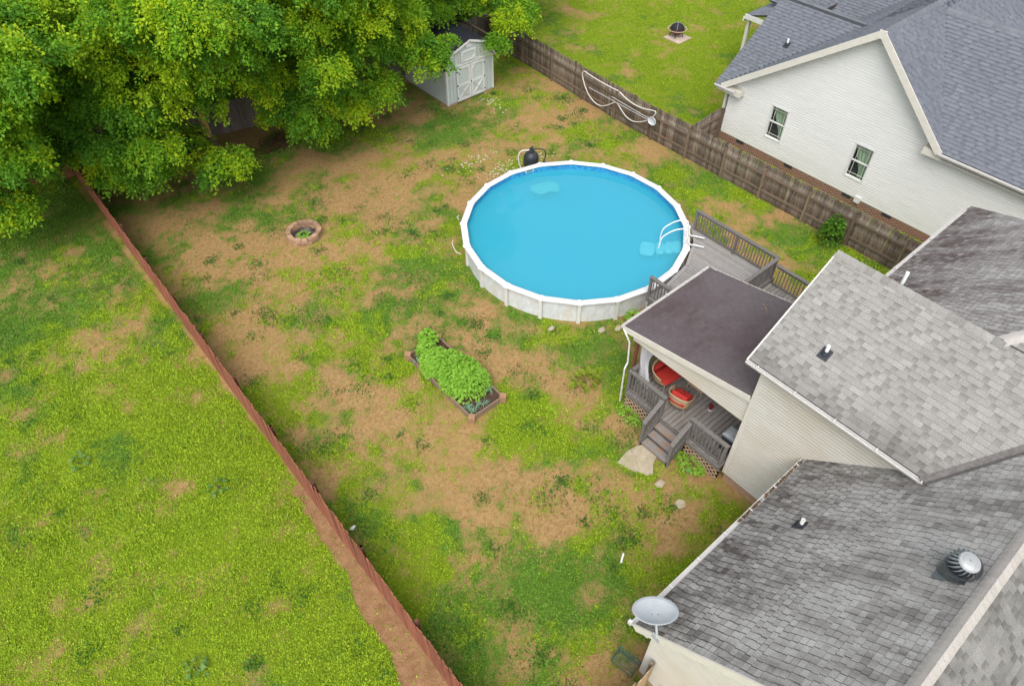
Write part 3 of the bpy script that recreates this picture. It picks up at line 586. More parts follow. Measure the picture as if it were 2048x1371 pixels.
MB().bb((NXW-.14, 9.25, .3), (NXW-.022, 9.5, .58)).build('meter_box', WHITE, nbh)
# roofs
ya = 17.05; q72 = math.hypot(1, .72); q9 = math.hypot(1, .9); q7 = math.hypot(1, .706)
def plane3(pts, mb, t=.09):
    a, b_, c = V(pts[0]), V(pts[1]), V(pts[2]); nn = (b_-a).cross(c-a).normalized(); nn = -nn if nn.z < 0 else nn; return mb.prism([V(p)-nn*.004 for p in pts], -nn*t)
g_left = RoofPlane((27.4, 17.05, 2.86), (1, 0, 0), (0, -1, .72), [(0, 0), (4.05, 4.05*q72), (9, 4.05*q72), (9, 6.25*q72), (0, 6.25*q72)])
rearS = RoofPlane((27.3, 17.3, 2.86), (0, -1, 0), (1, 0, .72), [(0, 0), (.2, 0), (4.25, 4.0*q72), (0, 4.0*q72)])
g_right = RoofPlane((27.4, 7.07, 4.0), (1, 0, 0), (0, 1, .9), [(0, 0), (4.4, 3.45*q9), (9, 3.45*q9), (9, 3.73*q9), (0, 3.73*q9)])
rightS = RoofPlane((27.38, 7.1, 4.0), (0, -1, 0), (1, 0, .706), [(0, 0), (11, 0), (11, 4.4*q7), (-3.42, 4.4*q7)])
g_left2 = RoofPlane((31.4, 17.05, 2.86), (1, 0, 0), (0, -1, .72), [(0, 0), (14, 0), (14, 6.24*q72), (0, 6.24*q72)])
g_right2 = RoofPlane((31.7, 7.07, 4.0), (1, 0, 0), (0, 1, .9), [(0, 0), (14, 0), (14, 3.72*q9), (0, 3.72*q9)])
mainS = RoofPlane((35.5, 20.4, 3.5), (0, -1, 0), (1, 0, .6), [(0, 0), (26, 0), (26, 9.3), (0, 9.3)])
rearF = RoofPlane((35.2, 17.3, 2.86), (0, -1, 0), (-1, 0, .72), [(0, 0), (6, 0), (6, 4.0*q72), (0, 4.0*q72)])
rightF = RoofPlane((36.2, 10, 4.0), (0, -1, 0), (-1, 0, .706), [(0, 0), (14, 0), (14, 4.4*q7), (0, 4.4*q7)])
SLDK = mat('slate_underlay', (.05, .055, .062), .9, .2, 20)
nroofs = []
for rp, lb in ((g_left, None), (rearS, 'slate grey roof slope at the back corner with a small pipe'), (g_right, None), (rightS, 'long slate grey slope right of the gable'), (rearF, None), (rightF, None), (g_left2, None), (g_right2, None), (mainS, None)):
    o = rp.slab(MB(), .09, -.004).build('roof', SLDK, nbh)
    if lb: o['label'] = lb
    nroofs.append((rp.shingles('arch', h=.16, seed=len(nroofs)+20, thick=.016), SH_SLATE, o))
place_shingles(nroofs, None, 0)
SH_SLATEC = attrmat('slate_cap', c_lo=(.11, .12, .135), c_hi=(.17, .18, .2), fine=.15)
caps(nroofs[0][2], (27.4, 10.8, 7.36), (45, 10.8, 7.36), (0, 1, -.72), (0, -1, -.9), SH_SLATEC, .17, .3)
caps(nroofs[1][2], (31.3, 17.3, 5.74), (31.3, 13.2, 5.74), (-1, 0, -.72), (1, 0, -.72), SH_SLATEC, .17, .3)
caps(nroofs[3][2], (31.78, 10.45, 7.1), (31.78, -3, 7.1), (-1, 0, -.706), (1, 0, -.706), SH_SLATEC, .17, .3)
MB().beam((27.378, 17.0, 2.78), (27.378, 10.8, 7.25), .04, .26).build('rake_board', TRIM_CREAM, nbh); MB().beam((27.378, 7.12, 3.92), (27.378, 10.8, 7.24), .04, .26).build('rake_board', TRIM_CREAM, nbh)
MB().add([(27.44, 17.0, 2.68), (NXW, 17.0, 2.68), (NXW, 10.8, 7.16), (27.44, 10.8, 7.16)], [(0, 1, 2, 3)]).build('soffit', TRIM_CREAM, nbh); MB().add([(27.44, 7.1, 3.84), (NXW, 7.1, 3.84), (NXW, 10.8, 7.14), (27.44, 10.8, 7.14)], [(0, 1, 2, 3)]).build('soffit', TRIM_CREAM, nbh)
MB().bb((27.35, 10.66, 7.06), (27.405, 10.94, 7.36)).build('peak_block', TRIM_CREAM, nbh)
MB().bb((27.42, 16.0, 2.55), (NXW, 17.28, 2.80)).build('eave_return', TRIM_CREAM, nbh); MB().bb((27.43, 7.0, 3.66), (NXW, 7.75, 3.93)).build('eave_return', TRIM_CREAM, nbh)
MB().bb((27.42, -3.9, 3.7), (NXW, 7.0, 3.72)).build('soffit', TRIM_CREAM, nbh)
g = MB(); gutter(g, (27.37, 7.15, 3.98), (27.37, -3.9, 3.98), (-1, 0, 0)); g.build('gutter', GUTTER, nbh)
g = MB(); gutter(g, (27.3, 17.3, 2.84), (27.3, 16.2, 2.84), (-1, 0, 0)); g.build('gutter', GUTTER, nbh)
MB().tube([(27.3, 17.15, 2.76), (27.7, 16.98, 2.6), (27.78, 16.92, 2.3), (27.78, 16.92, .3), (27.6, 16.98, .1)], .045, 6).build('downspout', GUTTER, nbh)
MB().bb((NXW-.03, 16.76, .42), (NXW+.08, 16.88, 2.72)).build('corner_trim', TRIM_CREAM, nbh)
pr_ = RoofPlane((34.05, 20.75, 3.0), (1, 0, 0), (0, -1, .3), [(0, 0), (8, 0), (8, 3.8), (0, 3.8)]); o = pr_.slab(MB(), .09, -.004).build('porch_roof', DECKING, nbh); q_ = link('shingles', shingle_mesh(pr_.shingles('arch', h=.16, seed=41), SH_SLATE), o); q_['kind'] = 'stuff'
MB().bb((34.0, 20.7, 2.72), (42, 20.78, 2.95)).build('porch_fascia', WHITE, nbh); MB().bb((34.02, 17, 2.85), (34.06, 20.7, 3.1)).build('porch_fascia', WHITE, nbh); MB().bb((34.2, 20.45, 0), (34.36, 20.61, 2.75)).build('porch_post', TRIM_CREAM, nbh)
core = MB(); core.bb((NXW+.42, -3.8, .1), (36, 16.7, 2.6)); core.build('inner_wall', DARKIN, nbh)
vent((29.59, 15.57, 2.86+.72*(29.59-27.3)), (-.72, 0, 1), 'small grey vent pipe on the slate roof behind the fence', .28)

# ================================================================== FENCES
DARKWOOD = mat('fence_dark', (.045, .03, .02), .9, .3, 2.2, stretch=(11, 11, .8), bump=.3, orand=.35, col2=(.21, .155, .11), big=.7, bigscale=2.6, bigcol=(.38, .34, .3))
DARKRAIL = mat('fence_rail', (.10, .068, .045), .9, .3, 5, stretch=(9, 1.2, 9), orand=.2, col2=(.2, .15, .11))
REDWOOD = mat('fence_red', (.19, .058, .032), .85, .3, 2.5, stretch=(12, 12, .8), orand=.22, col2=(.34, .13, .08))
REDTOP = mat('fence_red_rail', (.10, .04, .025), .85, .3, 4, orand=.2)
GREYWOOD = mat('fence_grey', (.12, .10, .085), .9, .3, 3, stretch=(14, 14, .9), orand=.25, col2=(.24, .2, .175))
YELLOWWOOD = mat('new_pine', (.68, .48, .16), .7, .15, 3, stretch=(14, 14, .8))
def dogear(wd, ht, th=.02):
    mb = MB(); e = min(.03, wd*.25); pr = [(-wd/2, 0, 0), (wd/2, 0, 0), (wd/2, 0, ht-e), (wd/2-e, 0, ht), (-wd/2+e, 0, ht), (-wd/2, 0, ht-e)]
    return mb.prism([(x, -th/2, z) for x, y, z in pr], (0, th, 0))
def fence(name, pts, label, bm, rm, hgt, side, bw=.14, gap=.002, postgap=2.44, posts=None, rails=(.35, 1.3), wob=.012, railmat=None, topz=None, posth=None, skip=None, phase=0.0, postside=None):
    """boards along a polyline; side=+1/-1 puts rails and posts to the left/right of the run"""
    a0 = V((*pts[0], 0)); t = thing(name, a0, label, 'fence'); me = dogear(bw, hgt).mesh(bm, 'board'); r = random.Random(len(label)); nb_ = 0
    for (p, q) in zip(pts, pts[1:]):
        p, q = V((*p, 0)), V((*q, 0)); d = (q-p); L = d.length; d.normalize(); k = int(L/(bw+gap)); nrm = V((-d.y, d.x, 0))*side; az = math.atan2(d.y, d.x)
        for i in range(k):
            c = p+d*((i+.5)*L/k); hs_ = (topz(c) if topz else 1)*(1+r.uniform(-wob, wob))
            m_ = skip(c) if skip else None
            o = link('board', me, t, c+V((0, 0, r.uniform(-.01, .02)))+nrm*r.uniform(-.006, .004), (r.gauss(0, .008), r.gauss(0, .008), az+r.gauss(0, .02)), (L/k/bw*r.uniform(.985, 1.004), 1, hs_))
            if m_: o.data = dogear(bw*1.1, hgt+.06).mesh(m_, 'board'); o['label'] = 'new yellow pine board'
        np_ = max(1, round(L/postgap))
        for i in range(np_+1):
            c = p+d*(L*i/np_)+nrm*.062; hp = (posth or hgt)*(topz(c) if topz else 1)
            link('post', MB().cbox((0, 0, hp/2), (.095, .095, hp), .012).mesh(rm), t, c, (0, 0, az+r.gauss(0, .03)))
            if i < np_:
                c2 = p+d*(L*(i+1)/np_)+nrm*.062
                for z in rails: link('rail', MB().box((0, 0, 0), ((c2-c).length-.1, .04, .09)).mesh(railmat or rm), t, (c+c2)/2-nrm*.028+V((0, 0, z+r.uniform(-.02, .02))), (0, 0, az))
    return t
fence('wooden_fence', [(25.25, 4.0), (25.25, 6.1), (25.25, 8.29), (25.25, 10.35), (25.24, 12.55), (25.24, 14.65), (25.24, 16.75), (25.24, 18.9), (25.3, 21.4), (25.42, 23.9), (25.62, 26.4), (25.78, 29.0), (25.85, 32.5)], 'long weathered dark brown board fence between the pool yard and the neighbour', DARKWOOD, mat('fence_post', (.12, .085, .055), .9, .3, 4, stretch=(9, 9, 1), orand=.25, col2=(.24, .18, .12)), 1.7, 1, rails=(.42, 1.2), railmat=DARKRAIL, topz=lambda c: 1+.03*min(1, max(0, (c.y-19)/5)), posth=1.55, wob=.02)
fence('wooden_fence', [(25.4, 16.8), (27.75, 16.92)], 'short dark wooden fence joining the white house corner', DARKWOOD, DARKRAIL, 1.6, -1, rails=(.42, 1.2))
fence('wooden_fence', [(2.83, 34.0), (2.72, 29), (2.66, 24), (2.60, 19), (2.55, 14), (2.51, 9), (2.47, 4.0), (2.46, 1.5)], 'long rust red board fence running between the two lawns', REDWOOD, REDTOP, 1.6, 1, rails=(.4, 1.2), railmat=mat('fence_back_rail', (.14, .11, .09), .9, .25, 5), wob=.02, posth=1.68)
fence('wooden_fence', [(-9, 36.6), (-3, 35.6), (2.78, 34.08)], 'rust red board fence under the trees at the far left', REDWOOD, REDTOP, 1.5, 1, rails=(.4, 1.2))
fence('wooden_fence', [(2.9, 34.1), (8.6, 33.25), (13.0, 32.2), (19, 32.2), (25.7, 32.5)], 'grey board fence half hidden behind the trees, one board new yellow pine', GREYWOOD, GREYWOOD, 1.6, 1, rails=(.4, 1.2), skip=lambda c: YELLOWWOOD if 8.72 < c.x < 8.98 else None)
fence('wooden_fence', [(6.1, 2.06), (2.6, 2.02)], 'tan board fence running from the near house corner', mat('fence_tan', (.3, .2, .11), .85, .3, 3, stretch=(12, 12, .8), orand=.25, col2=(.42, .31, .19)), DARKWOOD, 1.75, -1, rails=(.4, 1.3), railmat=DARKWOOD)

# vacuum hose, poles and leaf net hung on the fence
HOSEM = mat('hose_white', (.60, .56, .52), .5, .1, 20)
def smooth(pts, k=6):
    out = []; P = [V(p) for p in pts]; P = [P[0]]+P+[P[-1]]
    for i in range(1, len(P)-2):
        for j in range(k):
            t = j/k; a, b_, c, d = P[i-1:i+3]; out.append(.5*((2*b_)+(c-a)*t+(2*a-5*b_+4*c-d)*t*t+(3*b_-a-3*c+d)*t**3))
    return out+[P[-2]]
HOSE = [(25.05,21.08,1.66),(25.05,20.63,1.5),(25.05,20.12,1.42),(25.05,19.7,1.42),(25.05,19.32,1.48),(25.05,19.01,1.56),(25.05,18.77,1.6),(25.05,18.72,1.52),(25.05,18.83,1.3),(25.05,19.09,1.02),(25.05,19.42,.78),(25.05,19.82,.6),(25.05,20.11,.54),(25.05,20.5,.61),(25.05,20.84,.82),(25.03,21.2,1.05),(25.05,21.67,.73),(25.05,22.0,.53),(25.05,22.28,.44),(25.05,22.64,.46),(25.07,23.11,.68),(25.07,23.46,1.1),(25.1,23.68,1.5),(25.12,23.66,1.68),(25.12,23.54,1.74),(25.1,23.32,1.72),(25.1,22.92,1.68),(25.08,22.38,1.66),(25.06,21.68,1.66),(25.05,21.15,1.67)]
ho = MB(); ho.tube(smooth(HOSE), .026, 8); o = ho.build('pool_hose', HOSEM, None, True); tag(o, 'white pool vacuum hose hung in two loops on the dark fence', 'hose')
ALU = mat('aluminium', (.62, .6, .64), .3, .08, 10, metal=.4)
o = MB().tube([(25.0, 23.06, 1.11), (25.0, 18.97, 1.05)], .016, 8).build('telescopic_pole', ALU, None, True); tag(o, 'longer pale metal pole hanging level on the dark fence', 'pole')
lnet = thing('leaf_net', (25.0, 21.4, 1.2), 'leaf net on a pale pole hung on the dark fence', 'net')
MB().tube([(24.96, 21.47, 1.28), (24.96, 19.0, 1.17)], .016, 8).build('handle', ALU, lnet, True)
fr_ = [V((24.95, 18.79+.24*math.cos(a), 1.12+.2*math.sin(a))) for a in [2*math.pi*k/20 for k in range(20)]]; MB().tube(fr_, .014, 6, True).build('frame', ALU, lnet, True)
NETM = mat('net_mesh', (.5, .53, .57), .6, .15, 40); nm = MB(); nm.add([V((24.94+.05*(1 if i else 0), p.y, p.z)) if False else p for i, p in enumerate(fr_)]+[V((25.06, 18.79, 1.1))], [(k, (k+1) % 20, 20) for k in range(20)]); nm.build('mesh_bag', NETM, lnet, True)

# ================================================================== BARN SHED
shed = thing('barn_shed', (21.05, 29.8, 0), 'pale grey gambrel roofed barn shed with white double doors', 'shed')
SG = mat('shed_sage', (.47, .52, .50), .6, .06, 3, big=.35, bigscale=.7, bigcol=(.52, .46, .4)); SHROOF = mat('shed_shingle', (.018, .02, .028), .85, .3, 12)
x0, x1, y0, y1 = 19.53, 22.58, 27.8, 31.6; zw = 1.98; xm = (x0+x1)/2
MB().bb((x0+.02, y0+.02, -.02), (x1-.02, y1-.02, .1)).build('skid_base', mat('shed_base', (.36, .25, .17), .8, .2, 6), shed)
gam = [(x0-.08, zw-.02), (x0+.42, zw+.78), (xm, zw+1.15), (x1-.42, zw+.78), (x1+.08, zw-.02)]
gin = [(x0, .1), (x1, .1), (x1, zw), (x1-.45, zw+.72), (xm, zw+1.08), (x0+.45, zw+.72), (x0, zw)]
MB().prism([(x, y0, z) for x, z in gin], (0, y1-y0, 0)).build('body', SG, shed)
rf = MB()
for (a, b_) in zip(gam, gam[1:]):
    d = (V((b_[0], 0, b_[1]))-V((a[0], 0, a[1]))).normalized(); nn = V((-d.z, 0, d.x)); vs = [V((a[0], y0-.1, a[1])), V((b_[0], y0-.1, b_[1])), V((b_[0], y1+.1, b_[1])), V((a[0], y1+.1, a[1]))]; rf.prism(vs, nn*.045 if nn.z > 0 else -nn*.045)
rf.build('roof', SHROOF, shed)
bat = MB(); 
for i in range(1, 15): x = x0+i*(x1-x0)/15; bat.bb((x-.006, y0-.012, .12), (x+.006, y0-.001, zw if (x < x0+.45 or x > x1-.45) else zw+.7))
for i in range(1, 19): y = y0+i*(y1-y0)/19; bat.bb((x0-.012, y-.006, .12), (x0-.001, y+.006, zw-.03))
o = bat.build('siding_grooves', mat('shed_groove', (.33, .37, .36), .7, .05, 3), shed); o['kind'] = 'stuff'
def trimb(a, b_, wd=.1, nm='trim', th=.03): return MB().beam(a, b_, th, wd).build(nm, WHITE, shed)
yf = y0-.02
trimb((x0+.045, yf, .05), (x0+.045, yf, zw), .09, th=.03) if False else MB().bb((x0-.02, yf-.015, .08), (x0+.08, yf+.005, zw)).build('corner_trim', WHITE, shed); MB().bb((x1-.08, yf-.015, .08), (x1+.02, yf+.005, zw)).build('corner_trim', WHITE, shed); MB().bb((x0-.025, y0, .08), (x0-.002, y0+.1, zw)).build('corner_trim', WHITE, shed)
for a, b_ in zip(gam, gam[1:]): MB().beam((a[0], y0-.115, a[1]-.03), (b_[0], y0-.115, b_[1]-.03), .025, .1).build('rake_trim', WHITE, shed)
MB().bb((x0+.08, yf-.02, zw-.04), (x1-.08, yf+.003, zw+.07)).build('header_trim', WHITE, shed)
def door(xa, xb, lab):
    d_ = MB().bb((xa, yf-.035, .12), (xb, yf-.005, 1.9)).build('door', SG, shed); d_['label'] = lab; yy = yf-.05; wd = .1; zm = .95
    for s in ((xa, .12, xa+wd, 1.9), (xb-wd, .12, xb, 1.9), (xa+wd, .12, xb-wd, .22), (xa+wd, 1.8, xb-wd, 1.9), (xa+wd, zm-.05, xb-wd, zm+.05)): MB().bb((s[0], yy-.012, s[1]), (s[2], yy+.014, s[3])).build('door_trim', WHITE, d_)
    MB().beam((xa+wd, yy-.004, .22), (xb-wd, yy-.004, zm-.05), .02, .055, (0, -1, 0)).build('cross_brace', WHITE, d_); MB().beam((xa+wd, yy-.008, zm-.05), (xb-wd, yy-.008, .22), .02, .055, (0, -1, 0)).build('cross_brace', WHITE, d_)
    for cx_, sg in ((xa+wd, 1), (xb-wd, -1)): MB().beam((cx_, yy, 1.64), (cx_+.16*sg, yy, 1.8), .02, .05, (0, -1, 0)).build('corner_brace', WHITE, d_)
    hx = xa+.02 if lab[0] == 'l' else xb-.02
    for z in (.3, .98, 1.7): MB().bb((hx-.03, yy-.03, z-.03), (hx+.05 if lab[0] == 'l' else hx+.03, yy-.013, z+.03)).build('hinge', BOOT, d_)
door(x0+.62, xm-.012, 'left door'); door(xm+.012, x1-.62, 'right door')
MB().bb((xm-.012, yf-.04, .12), (xm+.012, yf-.004, 1.9)).build('door_gap', DARKIN, shed); MB().bb((xm-.02, yf-.09, .95), (xm+.02, yf-.062, 1.03)).build('latch', BOOT, shed)
for s in ((xm-.56, zw+.12, xm+.36, zw+.66),):
    ld = MB().bb((s[0], yf-.03, s[1]), (s[2], yf-.002, s[3])).build('loft_door', SG, shed); yy = yf-.045
    for q in ((s[0], s[1], s[0]+.07, s[3]), (s[2]-.07, s[1], s[2], s[3]), (s[0]+.07, s[1], s[2]-.07, s[1]+.07), (s[0]+.07, s[3]-.07, s[2]-.07, s[3])): MB().bb((q[0], yy-.01, q[1]), (q[2], yy+.013, q[3])).build('door_trim', WHITE, ld)
    for cx_, sg in ((s[0]+.07, 1), (s[2]-.07, -1)):
        for cz, sz in ((s[1]+.07, 1), (s[3]-.07, -1)): MB().beam((cx_, yy, cz+.12*sz), (cx_+.12*sg, yy, cz), .02, .045, (0, -1, 0)).build('corner_brace', WHITE, ld)
MB().bb((xm-.22, yf-.03, zw+.78), (xm+.12, yf-.005, zw+.98)).build('gable_vent', WHITE, shed)
# ================================================================== POOL
PC = V((16.76, 15.59, 0)); PR = 4.6; PA = math.radians(12.0); ZP = 1.0
pool = thing('swimming_pool', PC, 'round above ground pool of blue water with white rim', 'pool')
def pang(i): return PA+i*math.pi/10
def ring(r, z, i): a = pang(i); return PC+V((r*math.cos(a), r*math.sin(a), z))
PWALL = mat('pool_wall', (.50, .52, .53), .5, .12, 7, col2=(.68, .69, .69), big=.6, bigscale=2.2, bigcol=(.55, .5, .42), stretch=(1, 1, .6))
LINER = mat('pool_liner', (.008, .13, .36), .4, .5, 9, col2=(.07, .42, .68)); 
PRIM = mat('pool_rim', (.60, .60, .595), .4, .05, 6); PCAP = mat('pool_cap', (.70, .70, .68), .45, .06, 6); PUP = mat('pool_upright', (.62, .61, .56), .5, .08, 6)
for i in range(20):
    a, b_ = ring(4.46, -.02, i), ring(4.46, -.02, i+1); w_ = MB(); k = 5; cs = []
    for j in range(k+1):
        q = pang(i)+(math.pi/10)*j/k; cs.append((PC.x+4.46*math.cos(q), PC.y+4.46*math.sin(q)))
    w_.add([(x, y, -.03) for x, y in cs]+[(x, y, .95) for x, y in cs], [(j, j+1, k+2+j, k+1+j) for j in range(k)]); w_.build('wall_panel', PWALL, pool, True)
    r_ = MB(); ro, ri = 4.63, 4.37; g = .004
    A, B, C, D = ring(ri, ZP, i), ring(ro, ZP, i), ring(ro, ZP, i+1), ring(ri, ZP, i+1); dn_ = V((0, 0, -.045)); dl = V((0, 0, -.012))
    mid = [(A+B)/2+V((0, 0, .008)), (D+C)/2+V((0, 0, .008))]
    r_.add([A+dl, B+dl, C+dl, D+dl, A+dn_, B+dn_, C+dn_, D+dn_]+mid, [(0, 8, 9, 3), (8, 1, 2, 9), (1, 5, 6, 2), (4, 0, 3, 7), (7, 6, 5, 4), (0, 4, 5, 1, 8), (3, 9, 2, 6, 7)]); r_.build('rim', PRIM, pool)
    ca = pang(i); R = Matrix.Rotation(ca, 3, 'Z'); MB().cbox(ring(4.5, ZP-.008, i), (.29, .13, .07), .025, R).build('rim_cap', PCAP, pool)
    up_ = MB(); up_.cbox(ring(4.52, .47, i), (.1, .13, .96), .02, R); up_.build('upright', PUP, pool)
ln = MB(); k = 80; ln.add([(PC.x+4.42*math.cos(2*math.pi*j/k), PC.y+4.42*math.sin(2*math.pi*j/k), z) for z in (ZP-.02, .06) for j in range(k)], [(j, k+j, k+(j+1) % k, (j+1) % k) for j in range(k)]); ln.add([(PC.x+4.42*math.cos(2*math.pi*j/k), PC.y+4.42*math.sin(2*math.pi*j/k), .06) for j in range(k)], [tuple(range(k))]); ln.build('liner', LINER, pool, True)
WATER = bpy.data.materials.new('pool_water'); WATER.use_nodes = True; n = WATER.node_tree.nodes; l = WATER.node_tree.links
b = n['Principled BSDF']; b.inputs['Base Color'].default_value = (.055, .47, .57, 1); b.inputs['Roughness'].default_value = .03; b.inputs['IOR'].default_value = 1.5; b.inputs['Specular IOR Level'].default_value = .9
tpn = n.new('ShaderNodeBsdfTransparent'); tpn.inputs[0].default_value = (.55, .9, 1, 1); ms = n.new('ShaderNodeMixShader'); ms.inputs[0].default_value = .58
l.new(tpn.outputs[0], ms.inputs[1]); l.new(b.outputs[0], ms.inputs[2]); l.new(ms.outputs[0], n['Material Output'].inputs[0])
nz = n.new('ShaderNodeTexNoise'); nz.inputs['Scale'].default_value = 1.6; nz.inputs['Detail'].default_value = 4; tc = n.new('ShaderNodeTexCoord'); l.new(tc.outputs['Object'], nz.inputs[0]); bp = n.new('ShaderNodeBump'); bp.inputs['Strength'].default_value = .06; bp.inputs['Distance'].default_value = .05; l.new(nz.outputs[0], bp.inputs['Height']); l.new(bp.outputs[0], b.inputs['Normal'])
wt = MB(); wt.add([(PC.x+4.415*math.cos(2*math.pi*j/k), PC.y+4.415*math.sin(2*math.pi*j/k), .68) for j in range(k)], [tuple(range(k))]); wt.build('water', WATER, pool)
sk = MB(); sa = math.radians(73); sp_ = PC+V((4.4*math.cos(sa), 4.4*math.sin(sa), .86)); R = Matrix.Rotation(sa, 3, 'Z'); sk.box(sp_, (.04, .42, .14), R); sk.build('skimmer_mouth', PRIM, pool); MB().box(sp_-R @ V((.022, 0, 0)), (.01, .28, .08), R).build('skimmer_opening', mat('skimmer_green', (.05, .2, .18), .5, .2, 9), pool)
# pale mound below the water surface, painting in a bright reflection
refl = MB(); rr = random.Random(5); c = V((18.1, 18.75, .5)); pts_ = []
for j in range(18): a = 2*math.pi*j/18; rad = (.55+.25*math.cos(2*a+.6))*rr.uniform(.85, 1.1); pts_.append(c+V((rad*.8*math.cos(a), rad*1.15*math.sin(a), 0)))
refl.add(pts_+[c+V((0, 0, .12))], [(j, (j+1) % 18, 18) for j in range(18)]); o = refl.build('reflection_patch', mat('sand', (.42, .52, .50), .9, .1, 8), pool, True); o['label'] = 'pale patch under the water painted in as a bright reflection'  # the sand material carries the painted reflection's pale colour
# pool ladder with treads going down into the water
lad = thing('pool_ladder', (19.6, 11.98, 0), 'white ladder with curved handrails and broad treads at the deck edge', 'ladder')
la = math.atan2(-3.72, 2.72); ld_ = V((math.cos(la), math.sin(la), 0)); lt_ = V((-ld_.y, ld_.x, 0)); L0 = PC+ld_*4.5
LW = mat('ladder_white', (.75, .77, .79), .4, .05, 8)
for s in (-.28, .28):
    pts_ = [(.62, 1.02), (.3, 1.06), (.05, 1.1), (-.1, 1.55), (-.16, 1.72), (-.35, 1.74), (-.65, 1.6), (-.95, 1.3), (-1.05, 1.05), (-1.07, .6), (-1.1, .2)]
    MB().tube(smooth([L0+ld_*x+lt_*s+V((0, 0, z)) for x, z in pts_], 5), .026, 10).build('handrail', LW, lad, True)
for s in (-.28, .28): MB().tube([L0+ld_*(-.14)+lt_*s+V((0, 0, 1.6)), L0+ld_*(-.15)+lt_*s+V((0, 0, .1))], .024, 8).build('side_rail', LW, lad, True)
for i, (dx, z) in enumerate(((-.38, .61), (-.66, .52), (-1.0, .42), (-1.5, .3))):
    tm = MB(); pr = []
    for k_ in range(20): a = 2*math.pi*k_/20; e = .55; pr.append(L0+ld_*(dx-(.17 if i < 3 else .3)*math.copysign(abs(math.cos(a))**e, math.cos(a)))+lt_*((.36 if i < 3 else .42)*math.copysign(abs(math.sin(a))**e, math.sin(a)))+V((0, 0, z)))
    tm.prism(pr, (0, 0, .03)); tm.build('tread', LW, lad)
# sand filter behind the pool
pf = thing('sand_filter', (19.1, 20.85, 0), 'black pool sand filter tank with valve and hoses behind the pool', 'pool filter')
fb = V((19.1, 20.85, 0)); FM = mat('filter_black', (.03, .034, .04), .4, .2, 8)
MB().lathe([(.2, .0), (.24, .05), (.33, .14), (.35, .3), (.35, .55), (.33, .68), (.26, .8), (.16, .87), (.1, .89)], fb, 28).build('tank', FM, pf, True)
MB().lathe([(.1, .88), (.13, .9), (.13, .97), (.09, .99), (.09, 1.06), (.05, 1.08), (0, 1.085)], fb, 16).build('valve', BOOT, pf, True)
MB().beam(fb+V((-.1, -.1, 1.1)), fb+V((.12, .06, 1.1)), .035, .03).build('valve_handle', BOOT, pf)
MB().tube(smooth([fb+V((.08, .0, .97)), fb+V((.3, -.2, 1.0)), fb+V((.5, -.36, .9)), fb+V((.52, -.4, .6)), fb+V((.42, -.36, .3)), fb+V((.4, -.36, .2))]), .028, 8).build('hose', BOOT, pf, True)
MB().tube(smooth([fb+V((-.08, .05, .97)), fb+V((-.34, .28, .92)), fb+V((-.46, .36, .7)), fb+V((-.46, .32, .3)), fb+V((-.42, .2, .05))]), .03, 8).build('hose', HOSEM, pf, True)
pm = MB(); pm.lathe([(.12, 0), (.13, .1), (.13, .28), (.1, .31), (0, .32)], fb+V((.5, -.42, 0)), 16); pm.build('pump', FM, pf, True)
o = MB().tube(smooth([V((12.42, 18.0, 1.02)), V((12.3, 17.9, 1.02)), V((12.22, 17.7, .95)), V((12.2, 17.5, .85)), V((12.3, 17.35, .8))]), .014, 7).build('pool_hook', HOSEM, None, True); tag(o, 'curved white pipe end on the left outside wall of the pool', 'pipe')
o = MB().tube([V((13.42, 18.9, 1.0)), V((13.36, 18.95, 1.12)), V((13.42, 18.9, 1.2))], .018, 6).build('pool_hook', HOSEM, None, True); tag(o, 'small white bracket sticking up on the left pool rim', 'bracket')

# ================================================================== DECK
ZD = .80; ZPD = .92
DW = mat('deck_wood', (.15, .135, .125), .85, .2, 4, stretch=(1.0, 14, 14), orand=.16, col2=(.27, .25, .235), big=.35, bigscale=1.3, bigcol=(.21, .165, .13))
DWY = mat('deck_wood_long', (.20, .19, .18), .85, .2, 4, stretch=(14, 1.0, 14), orand=.1, col2=(.32, .305, .29), big=.3, bigscale=1.3, bigcol=(.25, .21, .17))
RW = mat('rail_wood', (.115, .105, .095), .85, .2, 6, stretch=(3, 3, 3), orand=.12, col2=(.19, .175, .165))
WORN = mat('deck_worn', (.17, .155, .145), .85, .2, 4, stretch=(4, 4, 4), orand=.1, col2=(.25, .235, .22), big=.8, bigscale=3.5, bigcol=(.3, .15, .07))
LATT = mat('lattice_tan', (.36, .24, .15), .8, .2, 8, col2=(.47, .33, .22))
deck = thing('wooden_deck', (15, 7, 0), 'weathered grey wooden deck beside the house with railings and stairs', 'deck')
DX0, DX1, DY0, DY1 = 12.2, 20.05, 4.65, 8.5; bwid = .138
k = int((DY1-DY0)/(bwid+.012)); bme = MB().cbox((0, 0, -.0175), (DX1-DX0, bwid, .035), .004).mesh(DW)
for i in range(k): link('deck_board', bme, deck, ((DX0+DX1)/2+random.uniform(-.01, .01), DY0+(i+.5)*(DY1-DY0)/k, ZD+random.uniform(-.002, .002)))
MB().bb((DX0+.02, DY0+.02, .45), (DX0+.06, DY1-.02, ZD-.037)).build('rim_joist', RW, deck); MB().bb((DX0+.08, DY1-.06, .3), (15.8, DY1-.02, ZD-.037)).build('rim_joist', RW, deck); MB().bb((DX1-.06, DY0, .3), (DX1-.02, DY1-.07, ZD-.037)).build('rim_joist', RW, deck)
